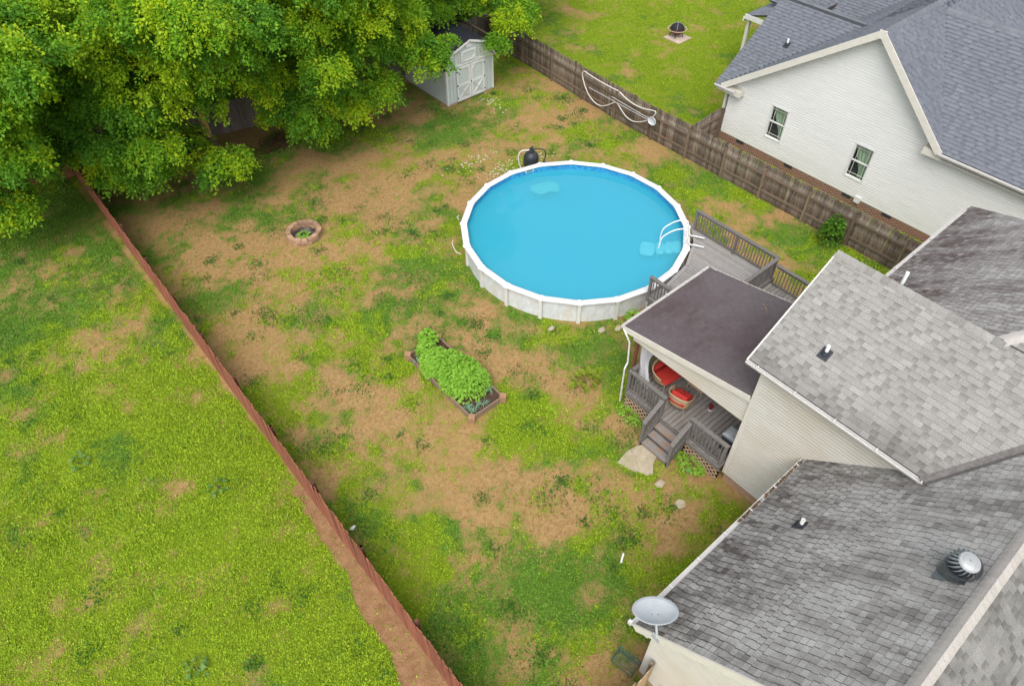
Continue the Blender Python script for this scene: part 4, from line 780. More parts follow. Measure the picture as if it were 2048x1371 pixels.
# pool deck: boards run along Y, cut round the pool
px0, px1 = 15.9, 20.3; k = int((px1-px0)/(bwid+.01))
for i in range(k):
    x = px0+(i+.5)*(px1-px0)/k; yt = 12.35; d_ = 4.7**2-(x-PC.x)**2
    if d_ > 0: yt = min(yt, PC.y-math.sqrt(d_)-.02)
    for e in (-bwid/2, bwid/2):
        d2 = 4.7**2-(x+e-PC.x)**2
        if d2 > 0: yt = min(yt, PC.y-math.sqrt(d2)-.01)
    if yt-8.55 > .1: MB().cbox((x, (8.56+yt)/2, ZPD-.0175), (bwid, yt-8.56, .035), .004).build('deck_board', DWY, deck)
for i in range(-7, 2):                                              # border boards along the rim
    pass
for a, b_ in ((-89, -71.5), (-71, -53.5), (-53, -39)):
    pa_, pb_ = PC+V((4.78*math.cos(math.radians(a)), 4.78*math.sin(math.radians(a)), ZPD+.016)), PC+V((4.78*math.cos(math.radians(b_)), 4.78*math.sin(math.radians(b_)), ZPD+.016)); MB().beam(pa_, pb_, .13, .028).build('border_board', DWY, deck)
MB().bb((px0, 8.5, .3), (px1, 8.54, ZPD-.002)).build('riser_board', RW, deck); MB().bb((px1-.04, 8.56, .35), (px1-.002, 12.3, ZPD-.04)).build('rim_joist', RW, deck); MB().bb((px0+.002, 8.6, .35), (px0+.04, 10.85, ZPD-.04)).build('rim_joist', RW, deck)
for p_ in ((12.3, 8.4), (12.3, 6.9), (12.3, 6.1), (15.95, 10.7), (20.2, 12.2), (20.2, 10.4), (20.2, 8.7), (18, 8.7), (16, 8.6)): MB().bb((p_[0]-.05, p_[1]-.05, -.05), (p_[0]+.05, p_[1]+.05, .74)).build('support_post', RW, deck)
balm = {}
def railing(a, b_, z, post_a=True, post_b=True, h=.95, sp=.125, zb=None, mid=()):
    """level or sloping railing: z at a, zb at b"""
    zb = z if zb is None else zb; A, B = V((a[0], a[1], z)), V((b_[0], b_[1], zb)); d = B-A; L = d.length; dh = V((d.x, d.y, 0)).normalized(); az = math.atan2(d.y, d.x)
    up = V((0, 0, 1))
    for p_, f_ in ((A, post_a), (B, post_b)):
        if f_: MB().bb((p_.x-.045, p_.y-.045, p_.z-.2), (p_.x+.045, p_.y+.045, p_.z+h-.03)).build('rail_post', RW, deck)
    for t in mid: q = A+d*t; MB().bb((q.x-.045, q.y-.045, q.z-.2), (q.x+.045, q.y+.045, q.z+h-.03)).build('rail_post', RW, deck)
    MB().beam(A+up*(h-.01)-dh*.06, B+up*(h-.01)+dh*.06, .14, .035).build('handrail', RW, deck); MB().beam(A+up*(h-.08), B+up*(h-.08), .04, .08).build('top_rail', RW, deck); MB().beam(A+up*.1, B+up*.1, .04, .08).build('bottom_rail', RW, deck)
    me = balm.setdefault(round(h, 2), MB().box((0, 0, .1+(h-.12)/2-.02), (.034, .034, h-.12)).mesh(RW)); k = int(L/sp); off = V((-dh.y, dh.x, 0))*.0
    for i in range(1, k): link('baluster', me, deck, A+d*(i/k)+off, (0, 0, az))
railing((12.24, 8.46), (12.24, 7.06), ZD); railing((12.24, 5.98), (12.24, 4.72), ZD)
railing((12.34, 8.46), (15.85, 8.46), ZD, False, False)
railing((20.0, 8.4), (20.0, 4.7), ZD, False, True)
railing((20.22, 12.3), (20.22, 8.62), ZPD, mid=(.52,)); railing((20.1, 8.58), (18.1, 8.58), ZPD, True, True); railing((15.93, 10.9), (15.93, 8.6), ZPD)
# stairs
for i in range(3):
    z = .6-.2*i; x = 12.2-.25*(i+1); MB().cbox((x+.11, 6.52, z-.018), (.28, .98, .036), .006).build('tread', WORN, deck); MB().bb((x+.02, 6.04, z-.2), (x+.04, 7.0, z-.038)).build('riser', RW, deck)
MB().bb((12.165, 6.04, .62), (12.185, 7.0, .76)).build('riser', RW, deck)
for y in (6.0, 7.04): MB().prism([(12.15, y-.02, .76), (11.42, y-.02, .19), (11.42, y-.02, -.02), (11.6, y-.02, -.02), (12.15, y-.02, .42)], (0, .04, 0)).build('stringer', RW, deck)
for y in (5.97, 7.07):
    railing((12.1, y), (11.47, y), ZD-.05, False, False, .92, .12, .22); MB().bb((11.42, y-.045, -.05), (11.51, y+.045, 1.1)).build('rail_post', RW, deck)
def lattice(ya, yb, za, zb_):
    mb = MB(); r2 = .1
    def clip(p, q):
        (y0_, z0_), (y1_, z1_) = p, q; t0, t1 = 0, 1; dy, dz = y1_-y0_, z1_-z0_
        for pp, qq in ((-dy, y0_-ya), (dy, yb-y0_), (-dz, z0_-za), (dz, zb_-z0_)):
            if abs(pp) < 1e-9: continue
            t = qq/pp
            if pp < 0: t0 = max(t0, t)
            else: t1 = min(t1, t)
        return None if t0 >= t1-.02 else ((y0_+dy*t0, z0_+dz*t0), (y0_+dy*t1, z0_+dz*t1))
    y = ya-1.5
    while y < yb+1.5:
        for sg, xx in ((1, 12.17), (-1, 12.159)):
            c_ = clip((y, za-.2), (y+sg*1.4, za+1.2))
            if c_: mb.beam((xx, c_[0][0], c_[0][1]), (xx, c_[1][0], c_[1][1]), .009, .045, (1, 0, 0)) if False else mb.beam((xx, c_[0][0], c_[0][1]), (xx, c_[1][0], c_[1][1]), .045, .009, (1, 0, 0))
        y += .19
    o = mb.build('lattice', LATT, deck); o['kind'] = 'stuff'
lattice(7.1, 8.46, .02, .62); lattice(4.68, 5.95, .02, .62)
for ya_, yb_ in ((7.1, 8.46), (4.68, 5.95)): MB().bb((12.14, ya_, .62), (12.2, yb_, .75)).build('skirt_board', RW, deck)
MB().bb((12.3, 4.7, -.02), (12.34, 8.4, .74)).build('shade_sheet', mat('under_deck_shade', (.015, .011, .008), .95, .3, 5), deck)  # near-black sheet, painted-in shade behind the lattice holes

# ================================================================== PORCH ROOF
pch = thing('porch_roof', (14.4, 7, 0), 'dark brown shingled porch roof over the deck', 'porch roof')
PX0, PX1 = 12.36, 16.48; sl = (4.02-3.2)/(9.1-4.62); cs = math.hypot(1, sl)
rpp = RoofPlane((PX0, 9.1, 3.2), (1, 0, 0), (0, -1, sl), [(0, 0), (PX1-PX0, 0), (PX1-PX0, 4.47*cs), (0, 4.47*cs)])
pro = rpp.slab(MB(), .1, -.004).build('roof', DECKING, pch); place_shingles([(rpp.shingles('tab', w=.31, h=.15, seed=61, thick=.016, g0=.007, g1=.006), SH_BROWN, pro)], None, 300)
gutter_set(pch, (PX0-.02, 9.1, 3.18), (PX1+.02, 9.1, 3.18), (0, 1, 0))
for xx, nn in ((PX0+.1, -1), (PX1-.1, 1)):
    sm = MB(); zr = lambda y: 3.1+sl*(9.1-y); siding(sm, (xx, 0, 0), (0, 1, 0), (nn, 0, 0), [(4.62, 2.83), (8.75, 2.83), (8.75, zr(8.75)), (4.62, zr(4.62))]); sm.build('siding', SIDE_CREAM, pch); MB().bb((xx+.03*(-nn), 4.62, 2.79), (xx+.1*(-nn), 8.75, 3.05)).build('beam', TRIM_CREAM, pch)
    MB().beam((xx+.118*nn, 9.08, 3.1), (xx+.118*nn, 4.65, 3.1+sl*4.43), .03, .2).build('rake_board', TRIM_CREAM, pch)
MB().bb((PX0+.12, 8.66, 2.8), (PX1-.12, 8.76, 3.12)).build('beam', TRIM_CREAM, pch)
MB().add([(PX0+.1, 4.63, 2.9), (PX1-.1, 4.63, 2.9), (PX1-.1, 8.66, 2.9), (PX0+.1, 8.66, 2.9)], [(0, 1, 2, 3)]).build('ceiling', TRIM_CREAM, pch)
PB = mat('post_brown', (.16, .06, .035), .7, .2, 6)
for xx in (PX0+.17, 14.4, PX1-.17): MB().bb((xx-.06, 8.58, ZD), (xx+.06, 8.655, 2.8)).build('post', PB if xx < 13 else TRIM_CREAM, pch)
MB().tube([(12.34, 9.1, 3.1), (12.3, 8.9, 2.95), (12.32, 8.78, 2.75), (12.3, 8.7, 1.9), (12.14, 8.66, 1.76), (12.14, 8.62, .15)], .028, 8).build('downspout', GUTTER, pch)
CU = mat('porch_curtain', (.5, .5, .53), .9, .1, 4, stretch=(16, 16, .3), col2=(.68, .68, .7)); cm = MB(); kk = 60; rows = 10; vs = []
for i in range(rows+1):
    t = i/rows; z = 2.8-1.85*t; wd = .55-.22*math.sin(math.pi*min(1, t*1.1))
    for j in range(kk+1): s = j/kk; vs.append((12.62+.05*math.sin(s*34+t*.6)+.02*math.sin(s*13)+.04*t, 8.5-wd*s+.02*math.sin(t*7), z))
cm.add(vs, [(i*(kk+1)+j, i*(kk+1)+j+1, (i+1)*(kk+1)+j+1, (i+1)*(kk+1)+j) for i in range(rows) for j in range(kk)]); o = cm.build('curtain', CU, None, True); tag(o, 'gathered white and grey striped curtain at the porch corner', 'curtain')

# ================================================================== FURNITURE
WICK = mat('wicker', (.36, .24, .13), .6, .3, 60, col2=(.55, .40, .24), bump=.5); CUSH = mat('red_cushion', (.42, .03, .022), .85, .12, 4); LEGM = mat('metal_leg', (.42, .31, .2), .4, .1, 6)
def cushion(c, d, R, name, par, bulge=.04, m=None):
    mb = MB(); nx_, ny_ = 10, 10; vs = []
    for sgn in (1, -1):
        for i in range(nx_+1):
            for j in range(ny_+1):
                u, v_ = 2*i/nx_-1, 2*j/ny_-1; e = (1-abs(u)**4)*(1-abs(v_)**4); sq = 1-.08*(u*u*v_*v_); vs.append(V(c)+R @ V((u*d[0]/2*sq, v_*d[1]/2*sq, sgn*(d[2]/2*max(e, 0)**.35+bulge*e*.3))))
    kk_ = (nx_+1)*(ny_+1); fs = []
    for i in range(nx_):
        for j in range(ny_): a = i*(ny_+1)+j; q = (a, a+ny_+1, a+ny_+2, a+1); fs += [q, tuple(kk_+x for x in q[::-1])]
    mb.add(vs, fs); return mb.build(name, m or CUSH, par, True)
def tub(par, c, az, wx, dy, h0, h1, zf):
    """wicker shell: U-shaped, open to the front (local +y), wx wide, dy deep"""
    R = Matrix.Rotation(az, 3, 'Z'); k = 36; rows = 7; vs = []
    for i in range(rows+1):
        t = i/rows
        for j in range(k+1):
            a = math.radians(-205+230*j/k); fl = .86+.14*t; e = .75; ca, sa_ = math.cos(a), math.sin(a); x = wx/2*fl*math.copysign(abs(ca)**e, ca); y = dy/2*fl*math.copysign(abs(sa_)**e, sa_)
            top = h0+(h1-h0)*(max(0, .35-sa_)/1.35)**.8; vs.append(V(c)+R @ V((x, y, zf+(top-zf)*t)))
    mb = MB(); mb.add(vs, [(i*(k+1)+j, i*(k+1)+j+1, (i+1)*(k+1)+j+1, (i+1)*(k+1)+j) for i in range(rows) for j in range(k)])
    o = mb.build('wicker_shell', WICK, par, True); md = o.modifiers.new('s', 'SOLIDIFY'); md.thickness = .025
    MB().tube(vs[rows*(k+1):], .022, 8).build('rim', LEGM, par, True)
    pl = [V(c)+R @ V((wx/2*.86*math.copysign(abs(math.cos(a))**.75, math.cos(a)), dy/2*.86*math.copysign(abs(math.sin(a))**.75, math.sin(a)), zf)) for a in [2*math.pi*j/32 for j in range(32)]]; MB().prism(pl, (0, 0, .05)).build('seat_base', WICK, par)
    for sx_ in (-1, 1):
        for sy_ in (-1, 1): p_ = V(c)+R @ V((sx_*wx*.36, sy_*dy*.34, 0)); q_ = V(c)+R @ V((sx_*wx*.41, sy_*dy*.4, 0)); MB().tube([q_, p_+V((0, 0, zf+.02))], .014, 8).build('leg', LEGM, par, True)
    return R
ac = V((12.98, 6.95, ZD)); arm = thing('armchair', ac, 'wicker armchair with red cushions near the deck stairs', 'chair')
R = tub(arm, ac, math.radians(-80), .78, .74, .58, .78, .28); cushion(ac+R @ V((0, .05, .40)), (.6, .62, .14), R, 'seat_cushion', arm); cushion(ac+R @ V((0, -.23, .60)), (.56, .42, .14), R @ Matrix.Rotation(math.radians(68), 3, 'X'), 'back_cushion', arm)
lf = MB()
for j in range(6): a = j*1.05; lf.add([ac+V((.05, .02, .50)), ac+V((.05+.09*math.cos(a-.2), .02+.09*math.sin(a-.2), .505)), ac+V((.05+.12*math.cos(a), .02+.12*math.sin(a), .5)), ac+V((.05+.09*math.cos(a+.2), .02+.09*math.sin(a+.2), .505))], [(0, 1, 2, 3)])
o = lf.build('dark_leaf_print', mat('print_dark', (.09, .012, .01), .9, .1, 5), arm)
lc = V((13.62, 7.9, ZD)); lov = thing('loveseat', lc, 'wicker loveseat with red cushions under the porch roof', 'sofa')
R = tub(lov, lc, math.radians(176), 1.5, .8, .62, .84, .28); cushion(lc+R @ V((0, .06, .41)), (1.24, .66, .15), R, 'seat_cushion', lov)
for s in (-.32, .32): cushion(lc+R @ V((s, -.25, .64)), (.62, .44, .16), R @ Matrix.Rotation(math.radians(68), 3, 'X'), 'back_cushion', lov)
tc_ = V((14.0, 6.95, ZD)); tb = thing('side_table', tc_, 'small tan slatted side table on the deck beside the armchair', 'table')
for i in range(7): MB().bb((tc_.x-.35, tc_.y-.3+i*.086, ZD+.38), (tc_.x+.35, tc_.y-.23+i*.086, ZD+.41)).build('slat', WICK, tb)
for sx_ in (-1, 1):
    MB().bb((tc_.x+sx_*.32-.02, tc_.y-.3, ZD+.35), (tc_.x+sx_*.32+.02, tc_.y+.3, ZD+.378)).build('apron', LEGM, tb)
    for sy_ in (-1, 1): MB().tube([tc_+V((sx_*.33, sy_*.27, 0)), tc_+V((sx_*.32, sy_*.26, .36))], .014, 8).build('leg', LEGM, tb, True)
lp = V((13.62, 6.2, ZD)); lan = thing('lantern', lp, 'small dark red lantern standing on the deck boards', 'lantern')
LR = mat('lantern_red', (.16, .012, .015), .4, .2, 8); MB().lathe([(.075, 0), (.075, .03), (.055, .05), (.055, .06)], lp, 16).build('base', mat('lantern_base', (.5, .45, .45), .4, .1, 9), lan, True); MB().lathe([(.055, .06), (.065, .12), (.055, .22)], lp, 16).build('globe', LR, lan, True); MB().lathe([(.06, .22), (.045, .27), (.02, .3), (0, .305)], lp, 16).build('cap', LR, lan, True); MB().tube([lp+V((.06*math.cos(a), 0, .24+.13*math.sin(a))) for a in [math.pi*j/10 for j in range(11)]], .006, 6).build('handle', LR, lan, True)
gp = V((12.86, 4.92, ZD)); grl = thing('covered_cart', gp, 'black cart with a pale cover tucked at the house corner on the deck', 'cart')
MB().cbox(gp+V((0, 0, .36)), (.42, .42, .6), .04).build('body', BOOT, grl); MB().cbox(gp+V((.02, .02, .72)), (.44, .44, .12), .06).build('cover', mat('pale_cover', (.26, .28, .3), .6, .1, 6), grl)
for sx_ in (-1, 1): MB().lathe([(.05, -.02), (.05, .02)], gp+V((sx_*.2, -.2, .05)), 12, Matrix.Rotation(math.pi/2, 3, 'Y')).build('wheel', BOOT, grl)
# ================================================================== TREES
TREES=[((-1.2,34.5),[(1.44,26.79,9.0,1.57),(1.35,30.12,9.0,1.77),(2.58,26.78,8.85,1.6),(-2.06,29.49,3.39,0.86),(0.4,28.9,4.04,1.44),(1.1,26.46,7.87,1.25),(1.19,28.28,5.92,1.55),(0.01,27.5,6.92,1.22),(0.32,29.41,5.02,1.49),(0.65,26.85,8.5,1.11),(-0.86,30.21,4.47,1.0),(0.69,28.47,9.0,1.55),(2.04,25.9,8.62,1.43),(-1.04,29.19,3.5,0.99),(1.8,28.79,9.0,1.53),(-0.8,29.88,5.67,1.3),(1.7,26.69,7.54,1.23),(-0.43,29.81,4.06,0.98),(0.0,28.39,7.51,1.52),(0.66,27.98,6.63,1.1),(0.54,30.03,6.49,1.79),(-0.32,29.45,2.7,0.95),(0.99,27.25,5.43,0.82),(-1.48,30.74,3.47,0.95),(-0.08,29.14,2.6,0.71),(-0.4,29.01,2.2,0.43),(1.43,31.94,2.5,0.51),(0.8,31.2,2.5,0.6)]),
((3,37),[(4.39,31.17,7.64,1.63),(3.36,31.4,6.0,1.27),(3.29,33.72,3.04,1.2),(4.36,35.92,9.0,1.51),(2.85,37.96,9.0,1.53),(2.41,35.07,2.14,1.13),(2.5,30.53,9.0,1.72),(2.53,32.44,4.5,1.33),(3.7,29.73,9.0,1.32),(4.12,31.99,4.53,1.3),(2.53,33.78,9.0,1.41),(3.95,29.72,4.64,0.99),(3.76,33.04,9.0,1.35),(4.36,33.18,5.0,1.44),(4.01,29.84,2.53,1.21),(3.81,38.05,9.0,1.98),(2.79,28.27,9.0,1.66),(3.85,32.45,6.51,1.5),(3.38,32.47,4.64,1.26),(1.73,33.12,9.0,1.93),(3.8,28.3,4.39,1.05),(3.59,29.07,2.2,0.57),(2.57,32.17,2.7,0.61),(2.0,32.22,2.6,0.51),(2.91,31.74,2.6,0.46),(3.26,31.25,2.5,0.45)]),
((6.8,36.2),[(6.34,32.46,9.0,1.51),(5.21,33.31,9.0,1.4),(4.76,29.02,5.72,1.46),(6.56,25.6,9.0,1.06),(8.35,26.77,9.0,1.09),(5.3,32.94,7.73,1.9),(6.29,27.66,9.0,1.37),(8.8,24.99,8.1,1.34),(7.8,31.69,9.0,1.39),(6.8,26.55,7.25,1.07),(5.61,28.4,7.35,1.5),(6.16,36.36,9.0,2.07),(8.62,29.05,9.0,1.38),(7.45,24.78,8.88,1.19),(5.58,29.99,9.0,1.46),(7.53,33.42,9.0,1.31),(6.13,27.74,5.39,1.28),(8.29,26.2,6.73,1.45),(5.86,27.69,6.54,1.68),(5.1,29.98,7.32,1.25),(7.69,29.18,5.22,1.6),(4.47,28.1,2.8,0.94),(4.96,27.35,5.58,1.11),(7.09,27.58,9.0,1.3),(5.04,30.2,6.23,1.69),(5.55,28.18,4.29,0.84),(5.51,27.89,9.0,1.68),(6.63,30.68,9.0,1.68),(7.08,35.24,9.0,1.95),(8.02,27.81,6.74,1.41),(6.85,29.23,2.17,0.97),(6.08,27.03,7.65,1.39),(4.99,26.77,4.08,0.81),(8.3,25.95,7.8,1.62),(5.54,37.52,9.0,1.84),(7.91,29.88,9.0,1.7),(5.41,26.11,9.0,1.08),(4.8,33.5,5.81,1.46),(7.22,26.89,2.2,0.69),(7.97,27.02,2.3,0.55),(6.96,27.59,2.3,0.51),(6.86,26.74,2.0,0.46),(4.62,28.28,2.2,0.56),(6.46,28.71,2.4,0.52),(5.6,28.46,2.4,0.47)]),
((10.6,36.5),[(11.07,30.98,9.0,1.73),(9.81,27.28,8.06,1.75),(10.27,31.94,9.0,1.55),(10.97,28.9,9.0,1.29),(11.17,28.09,8.48,1.2),(10.88,28.38,4.34,0.98),(10.15,28.04,5.7,1.22),(10.98,28.22,7.14,1.72),(9.61,27.35,9.0,1.31),(9.5,28.54,4.55,1.8),(9.38,32.46,9.0,1.93),(10.83,28.29,3.28,1.1),(9.05,34.52,9.0,1.85),(9.68,29.36,9.0,1.8),(11.25,27.43,2.3,0.43),(10.65,28.66,2.6,0.49)]),
((14.5,35.2),[(12.49,28.7,4.66,1.33),(16.41,27.41,5.42,1.64),(13.04,27.72,7.23,1.39),(14.32,26.66,6.86,1.79),(14.86,27.65,9.0,1.79),(12.76,31.02,9.0,1.86),(16.38,28.15,9.0,1.43),(12.93,30.62,4.95,1.75),(14.11,28.24,5.7,1.43),(12.38,27.1,9.0,1.52),(14.64,26.14,8.65,1.78),(11.68,26.66,3.11,0.86),(12.61,28.89,7.5,1.63),(12.44,29.05,2.98,1.13),(12.98,27.29,3.49,1.34),(15.86,27.57,4.56,0.96),(14.76,27.69,4.87,1.61),(15.05,26.56,7.62,1.83),(12.0,25.37,5.54,0.9),(12.78,29.81,6.24,1.82),(15.4,28.86,2.77,1.25),(12.59,25.99,8.74,1.53),(12.34,26.78,6.76,1.24),(13.93,29.77,9.0,1.82),(12.91,24.79,9.0,1.33),(13.92,28.12,9.0,1.67),(12.13,28.56,9.0,1.22),(11.97,30.2,4.43,1.67),(14.15,27.71,2.47,1.04),(13.48,26.8,2.6,0.72),(15.26,26.97,3.0,0.89),(11.92,26.86,2.3,0.57)]),
((18.2,35.5),[(18.97,30.31,5.19,1.79),(20.05,29.11,7.59,1.35),(18.36,29.05,8.29,1.99),(19.27,29.69,6.77,1.5),(18.26,29.03,3.6,1.42),(16.85,27.62,8.1,1.57),(17.77,26.06,4.3,0.49),(18.34,25.85,4.5,0.3),(17.72,25.75,3.8,0.34),(16.93,25.96,3.9,0.58),(16.99,26.19,4.6,0.73)]),
((23.5,34),[(20.58,30.11,3.81,1.19),(24.58,32.05,3.69,1.41),(21.48,31.67,4.82,2.22),(27.13,33.41,3.72,2.0),(29.14,31.91,3.11,1.28),(29.18,32.41,4.7,2.5),(24.75,29.45,3.45,1.39),(25.2,34.85,3.91,2.45),(25.52,34.39,5.25,2.08),(22.39,31.16,4.12,1.62),(25.9,32.53,6.11,1.83),(25.71,30.25,6.72,1.88),(23.66,27.66,3.4,0.84),(22.42,27.18,2.9,0.49),(24.8,27.8,3.6,0.63)]),
((27.5,38.5),[(26.5,37.5,9,2.6),(28.8,38,8.5,2.6)])]
BARK = mat('bark', (.055, .042, .032), .95, .3, 8, stretch=(6, 6, 1), bump=.5, col2=(.11, .09, .07))
TLAB = ['leafy tree at the far left edge, drooping over the red fence', 'bright green tree above the corner of the red fences', 'broad leafy tree left of the yellow fence board', 'leafy tree just right of the yellow fence board', 'dense tree drooping to the ground left of the shed', 'leafy tree overhanging the roof of the shed', 'yellow green tree right of the shed at the fence corner', 'tall tree beyond the fence corner, its crown reflected in the pool']
def crown(lobes, seed, dens=78):
    r = np.random.default_rng(seed); V_ = []; C_ = []
    for (cx_, cy_, cz_, R_) in lobes:
        lobehue = np.clip(r.normal(.5, .22), 0, 1); ns = int((dens if cz_ < 9.5 else dens*.45)*R_**1.75)+25
        kc = int(5+4*R_*R_); dc = r.normal(size=(kc, 3)); dc /= np.linalg.norm(dc, axis=1)[:, None]; pick = r.integers(0, kc, ns); ch = r.normal(0, .2, kc); cr_ = r.uniform(.72, 1.05, kc); d = dc[pick]+r.normal(size=(ns, 3))*(.34/max(R_, .6)); d /= np.linalg.norm(d, axis=1)[:, None]; d[:, 2] = np.where(d[:, 2] < -.45, -d[:, 2], d[:, 2])
        # uneven lobe surface
        bumpy = cr_[pick]*(.55+.45*r.random(ns))
        c = np.array([cx_, cy_, cz_])+d*np.array([1.05, 1.05, .82])*R_*bumpy[:, None]
        hd_ = d*np.array([1, 1, 0]); hd_ /= (np.linalg.norm(hd_, axis=1)[:, None]+1e-6); ax = hd_*.75+r.normal(size=(ns, 3))*.35; ax[:, 2] = -.25-.55*r.random(ns)+.35*np.clip(d[:, 2], 0, 1); ax /= np.linalg.norm(ax, axis=1)[:, None]
        L = r.uniform(.3, .65, ns); hue = np.clip(lobehue+ch[pick]+r.normal(0, .15, ns), 0, 1); nl = 34
        t = (np.arange(nl)+r.random((ns, nl)))/nl; p = c[:, None, :]+ax[:, None, :]*(t*L[:, None])[..., None]; p[..., 2] -= .22*(t*t)
        side = np.cross(ax, np.array([0, 0, 1.0])); side /= (np.linalg.norm(side, axis=1)[:, None]+1e-6); sg = r.choice([-1, 1], (ns, nl))*r.uniform(.2, 1, (ns, nl))
        ld = side[:, None, :]*sg[..., None]*.9+ax[:, None, :]*.45+r.normal(size=(ns, nl, 3))*.5; ld[..., 2] -= .2; ld /= np.linalg.norm(ld, axis=2)[..., None]
        p = p+ld*.1
        nn = np.array([0, 0, 1.0])+r.normal(size=(ns, nl, 3))*.55; wv = np.cross(nn, ld); wv /= np.linalg.norm(wv, axis=2)[..., None]
        ll = r.uniform(.085, .15, (ns, nl, 1)); ww = ll*r.uniform(.5, .75, (ns, nl, 1))
        a = p; b_ = p+ld*ll*.45+wv*ww*.5; c2 = p+ld*ll; d2 = p+ld*ll*.45-wv*ww*.5
        V_.append(np.stack([a, b_, c2, d2], 2).reshape(-1, 3))
        h = np.clip(hue[:, None]+r.normal(0, .1, (ns, nl)), 0, 1)[..., None]; k0, k1, k2 = np.array([.095, .25, .026]), np.array([.2, .42, .024]), np.array([.47, .60, .02])
        col = np.where(h < .5, k0+(k1-k0)*h*2, k1+(k2-k1)*(h-.5)*2); C_.append(np.repeat(col.reshape(-1, 3), 4, 0))
    return np.concatenate(V_), np.concatenate(C_)
for ti, ((tx_, ty_), lobes) in enumerate(TREES):
    rr = random.Random(ti+50); lobes = list(lobes)
    for j in range(7): lobes.append((tx_+rr.uniform(-2.4, 2.4), ty_+rr.uniform(-.5, 3.2), rr.uniform(6.8, 10.5), rr.uniform(1.6, 2.3)))
    for j in range(3): lobes.append((tx_+rr.uniform(-2.2, 2.2), ty_+rr.uniform(1, 3.0), rr.uniform(3, 5.5), rr.uniform(1.6, 2.1)))
    for j in range(12): lobes.append((tx_+rr.uniform(-2.6, 2.6), ty_+rr.uniform(.8, 5.5), rr.uniform(10, 18.5), rr.uniform(1.9, 2.7)))
    if ti == 7: lobes += [(27.5+rr.uniform(-3, 3), 38.5+rr.uniform(-2.5, 2.5), rr.uniform(10, 24), rr.uniform(2.2, 2.9)) for j in range(34)]
    if ti == 6: lobes += [(23+rr.uniform(-2.5, 2.5), 36+rr.uniform(-.5, 3), rr.uniform(14, 22), rr.uniform(2, 2.6)) for j in range(10)]
    if ti == 0: lobes += [(-4.2, 31.5, 3.6, 1.6), (-5.5, 33.5, 5, 2.2), (-6.5, 36, 6.5, 2.4), (-8, 38, 6, 2.6)]
    t = thing('tree', (tx_, ty_, 0), TLAB[ti], 'tree', 'trees along the back fence')
    v_, c_ = crown(lobes, ti+5); o = link('crown', np_mesh('crown', v_, np.arange(len(v_)).reshape(-1, 4), LEAF, c_), t)
    tk = MB(); top = V((tx_+rr.uniform(-.4, .4), ty_+rr.uniform(1.5, 2.6), 14.0)); tk.tube(smooth([V((tx_, ty_, -.2)), V((tx_+.1, ty_, 1.5)), V((tx_-.1, ty_+.1, 4)), top], 4), [.32-.021*i for i in range(13)], 8); tk.build('trunk', BARK, t, True)
    lm = MB()
    for (a, b_, c, R_) in lobes:
        z0 = max(1.3, min(9, c-1.6-.12*math.hypot(a-tx_, b_-ty_))); s0 = V((tx_, ty_+.05, z0)); e0 = V((a, b_, c)); md = (s0+e0)/2+V((rr.uniform(-.3, .3), rr.uniform(-.3, .3), .5)); pts_ = smooth([s0, md, e0], 4); lm.tube(pts_, [.1*(1-i/len(pts_))+.018 for i in range(len(pts_))], 5)
    o = lm.build('limbs', BARK, t, True); o['kind'] = 'stuff'
# low undergrowth below the trees behind the fence
r = np.random.default_rng(77); ub = []
for j in range(46): ub.append((r.uniform(-8, 26), r.uniform(33.8, 38.5), r.uniform(.2, .9), r.uniform(.7, 1.3)))
v_, c_ = crown(ub, 99, 40); o = link('undergrowth', np_mesh('undergrowth', v_, np.arange(len(v_)).reshape(-1, 4), LEAF, c_*.9)); tag(o, 'low green undergrowth behind the back fence under the trees', 'undergrowth', kind='stuff')
# ================================================================== YARD THINGS
# brick fire ring
fr0 = V((8.62, 23.35, 0)); ringt = thing('fire_ring', fr0, 'round brick fire ring with dark ash and weeds in the yard', 'fire ring')
BK = mat('ring_brick', (.29, .15, .09), .9, .2, 9, orand=.25, col2=(.38, .24, .155), big=.5, bigscale=5, bigcol=(.34, .26, .17), bump=.3)
nbk = 17; bmk = MB()
for zz in (0,):
    vs = []; a0_, a1_ = -math.pi/nbk+.012, math.pi/nbk-.012; ri, ro = .54, .73
    pr = [(ri*math.cos(a0_), ri*math.sin(a0_)), (ro*math.cos(a0_), ro*math.sin(a0_)), (ro*math.cos(a1_), ro*math.sin(a1_)), (ri*math.cos(a1_), ri*math.sin(a1_))]; bmk.prism([(x, y, 0) for x, y in pr], (0, 0, .135))
bme = bmk.mesh(BK)
for lay in range(2):
    for i in range(nbk): link('brick', bme, ringt, fr0+V((random.uniform(-.012, .012), random.uniform(-.012, .012), .0+.14*lay)), (random.gauss(0, .015), random.gauss(0, .015), 2*math.pi*(i+.5*lay)/nbk), (1, 1, random.uniform(.95, 1.04)))
ash = MB(); ash.lathe([(.52, .02), (.4, .08), (.2, .12), (0, .13)], fr0, 20); ash.build('ash_bed', mat('ash', (.012, .01, .009), .95, .5, 9, col2=(.08, .06, .05), big=.6, bigscale=5, bigcol=(.3, .28, .26)), ringt, True)
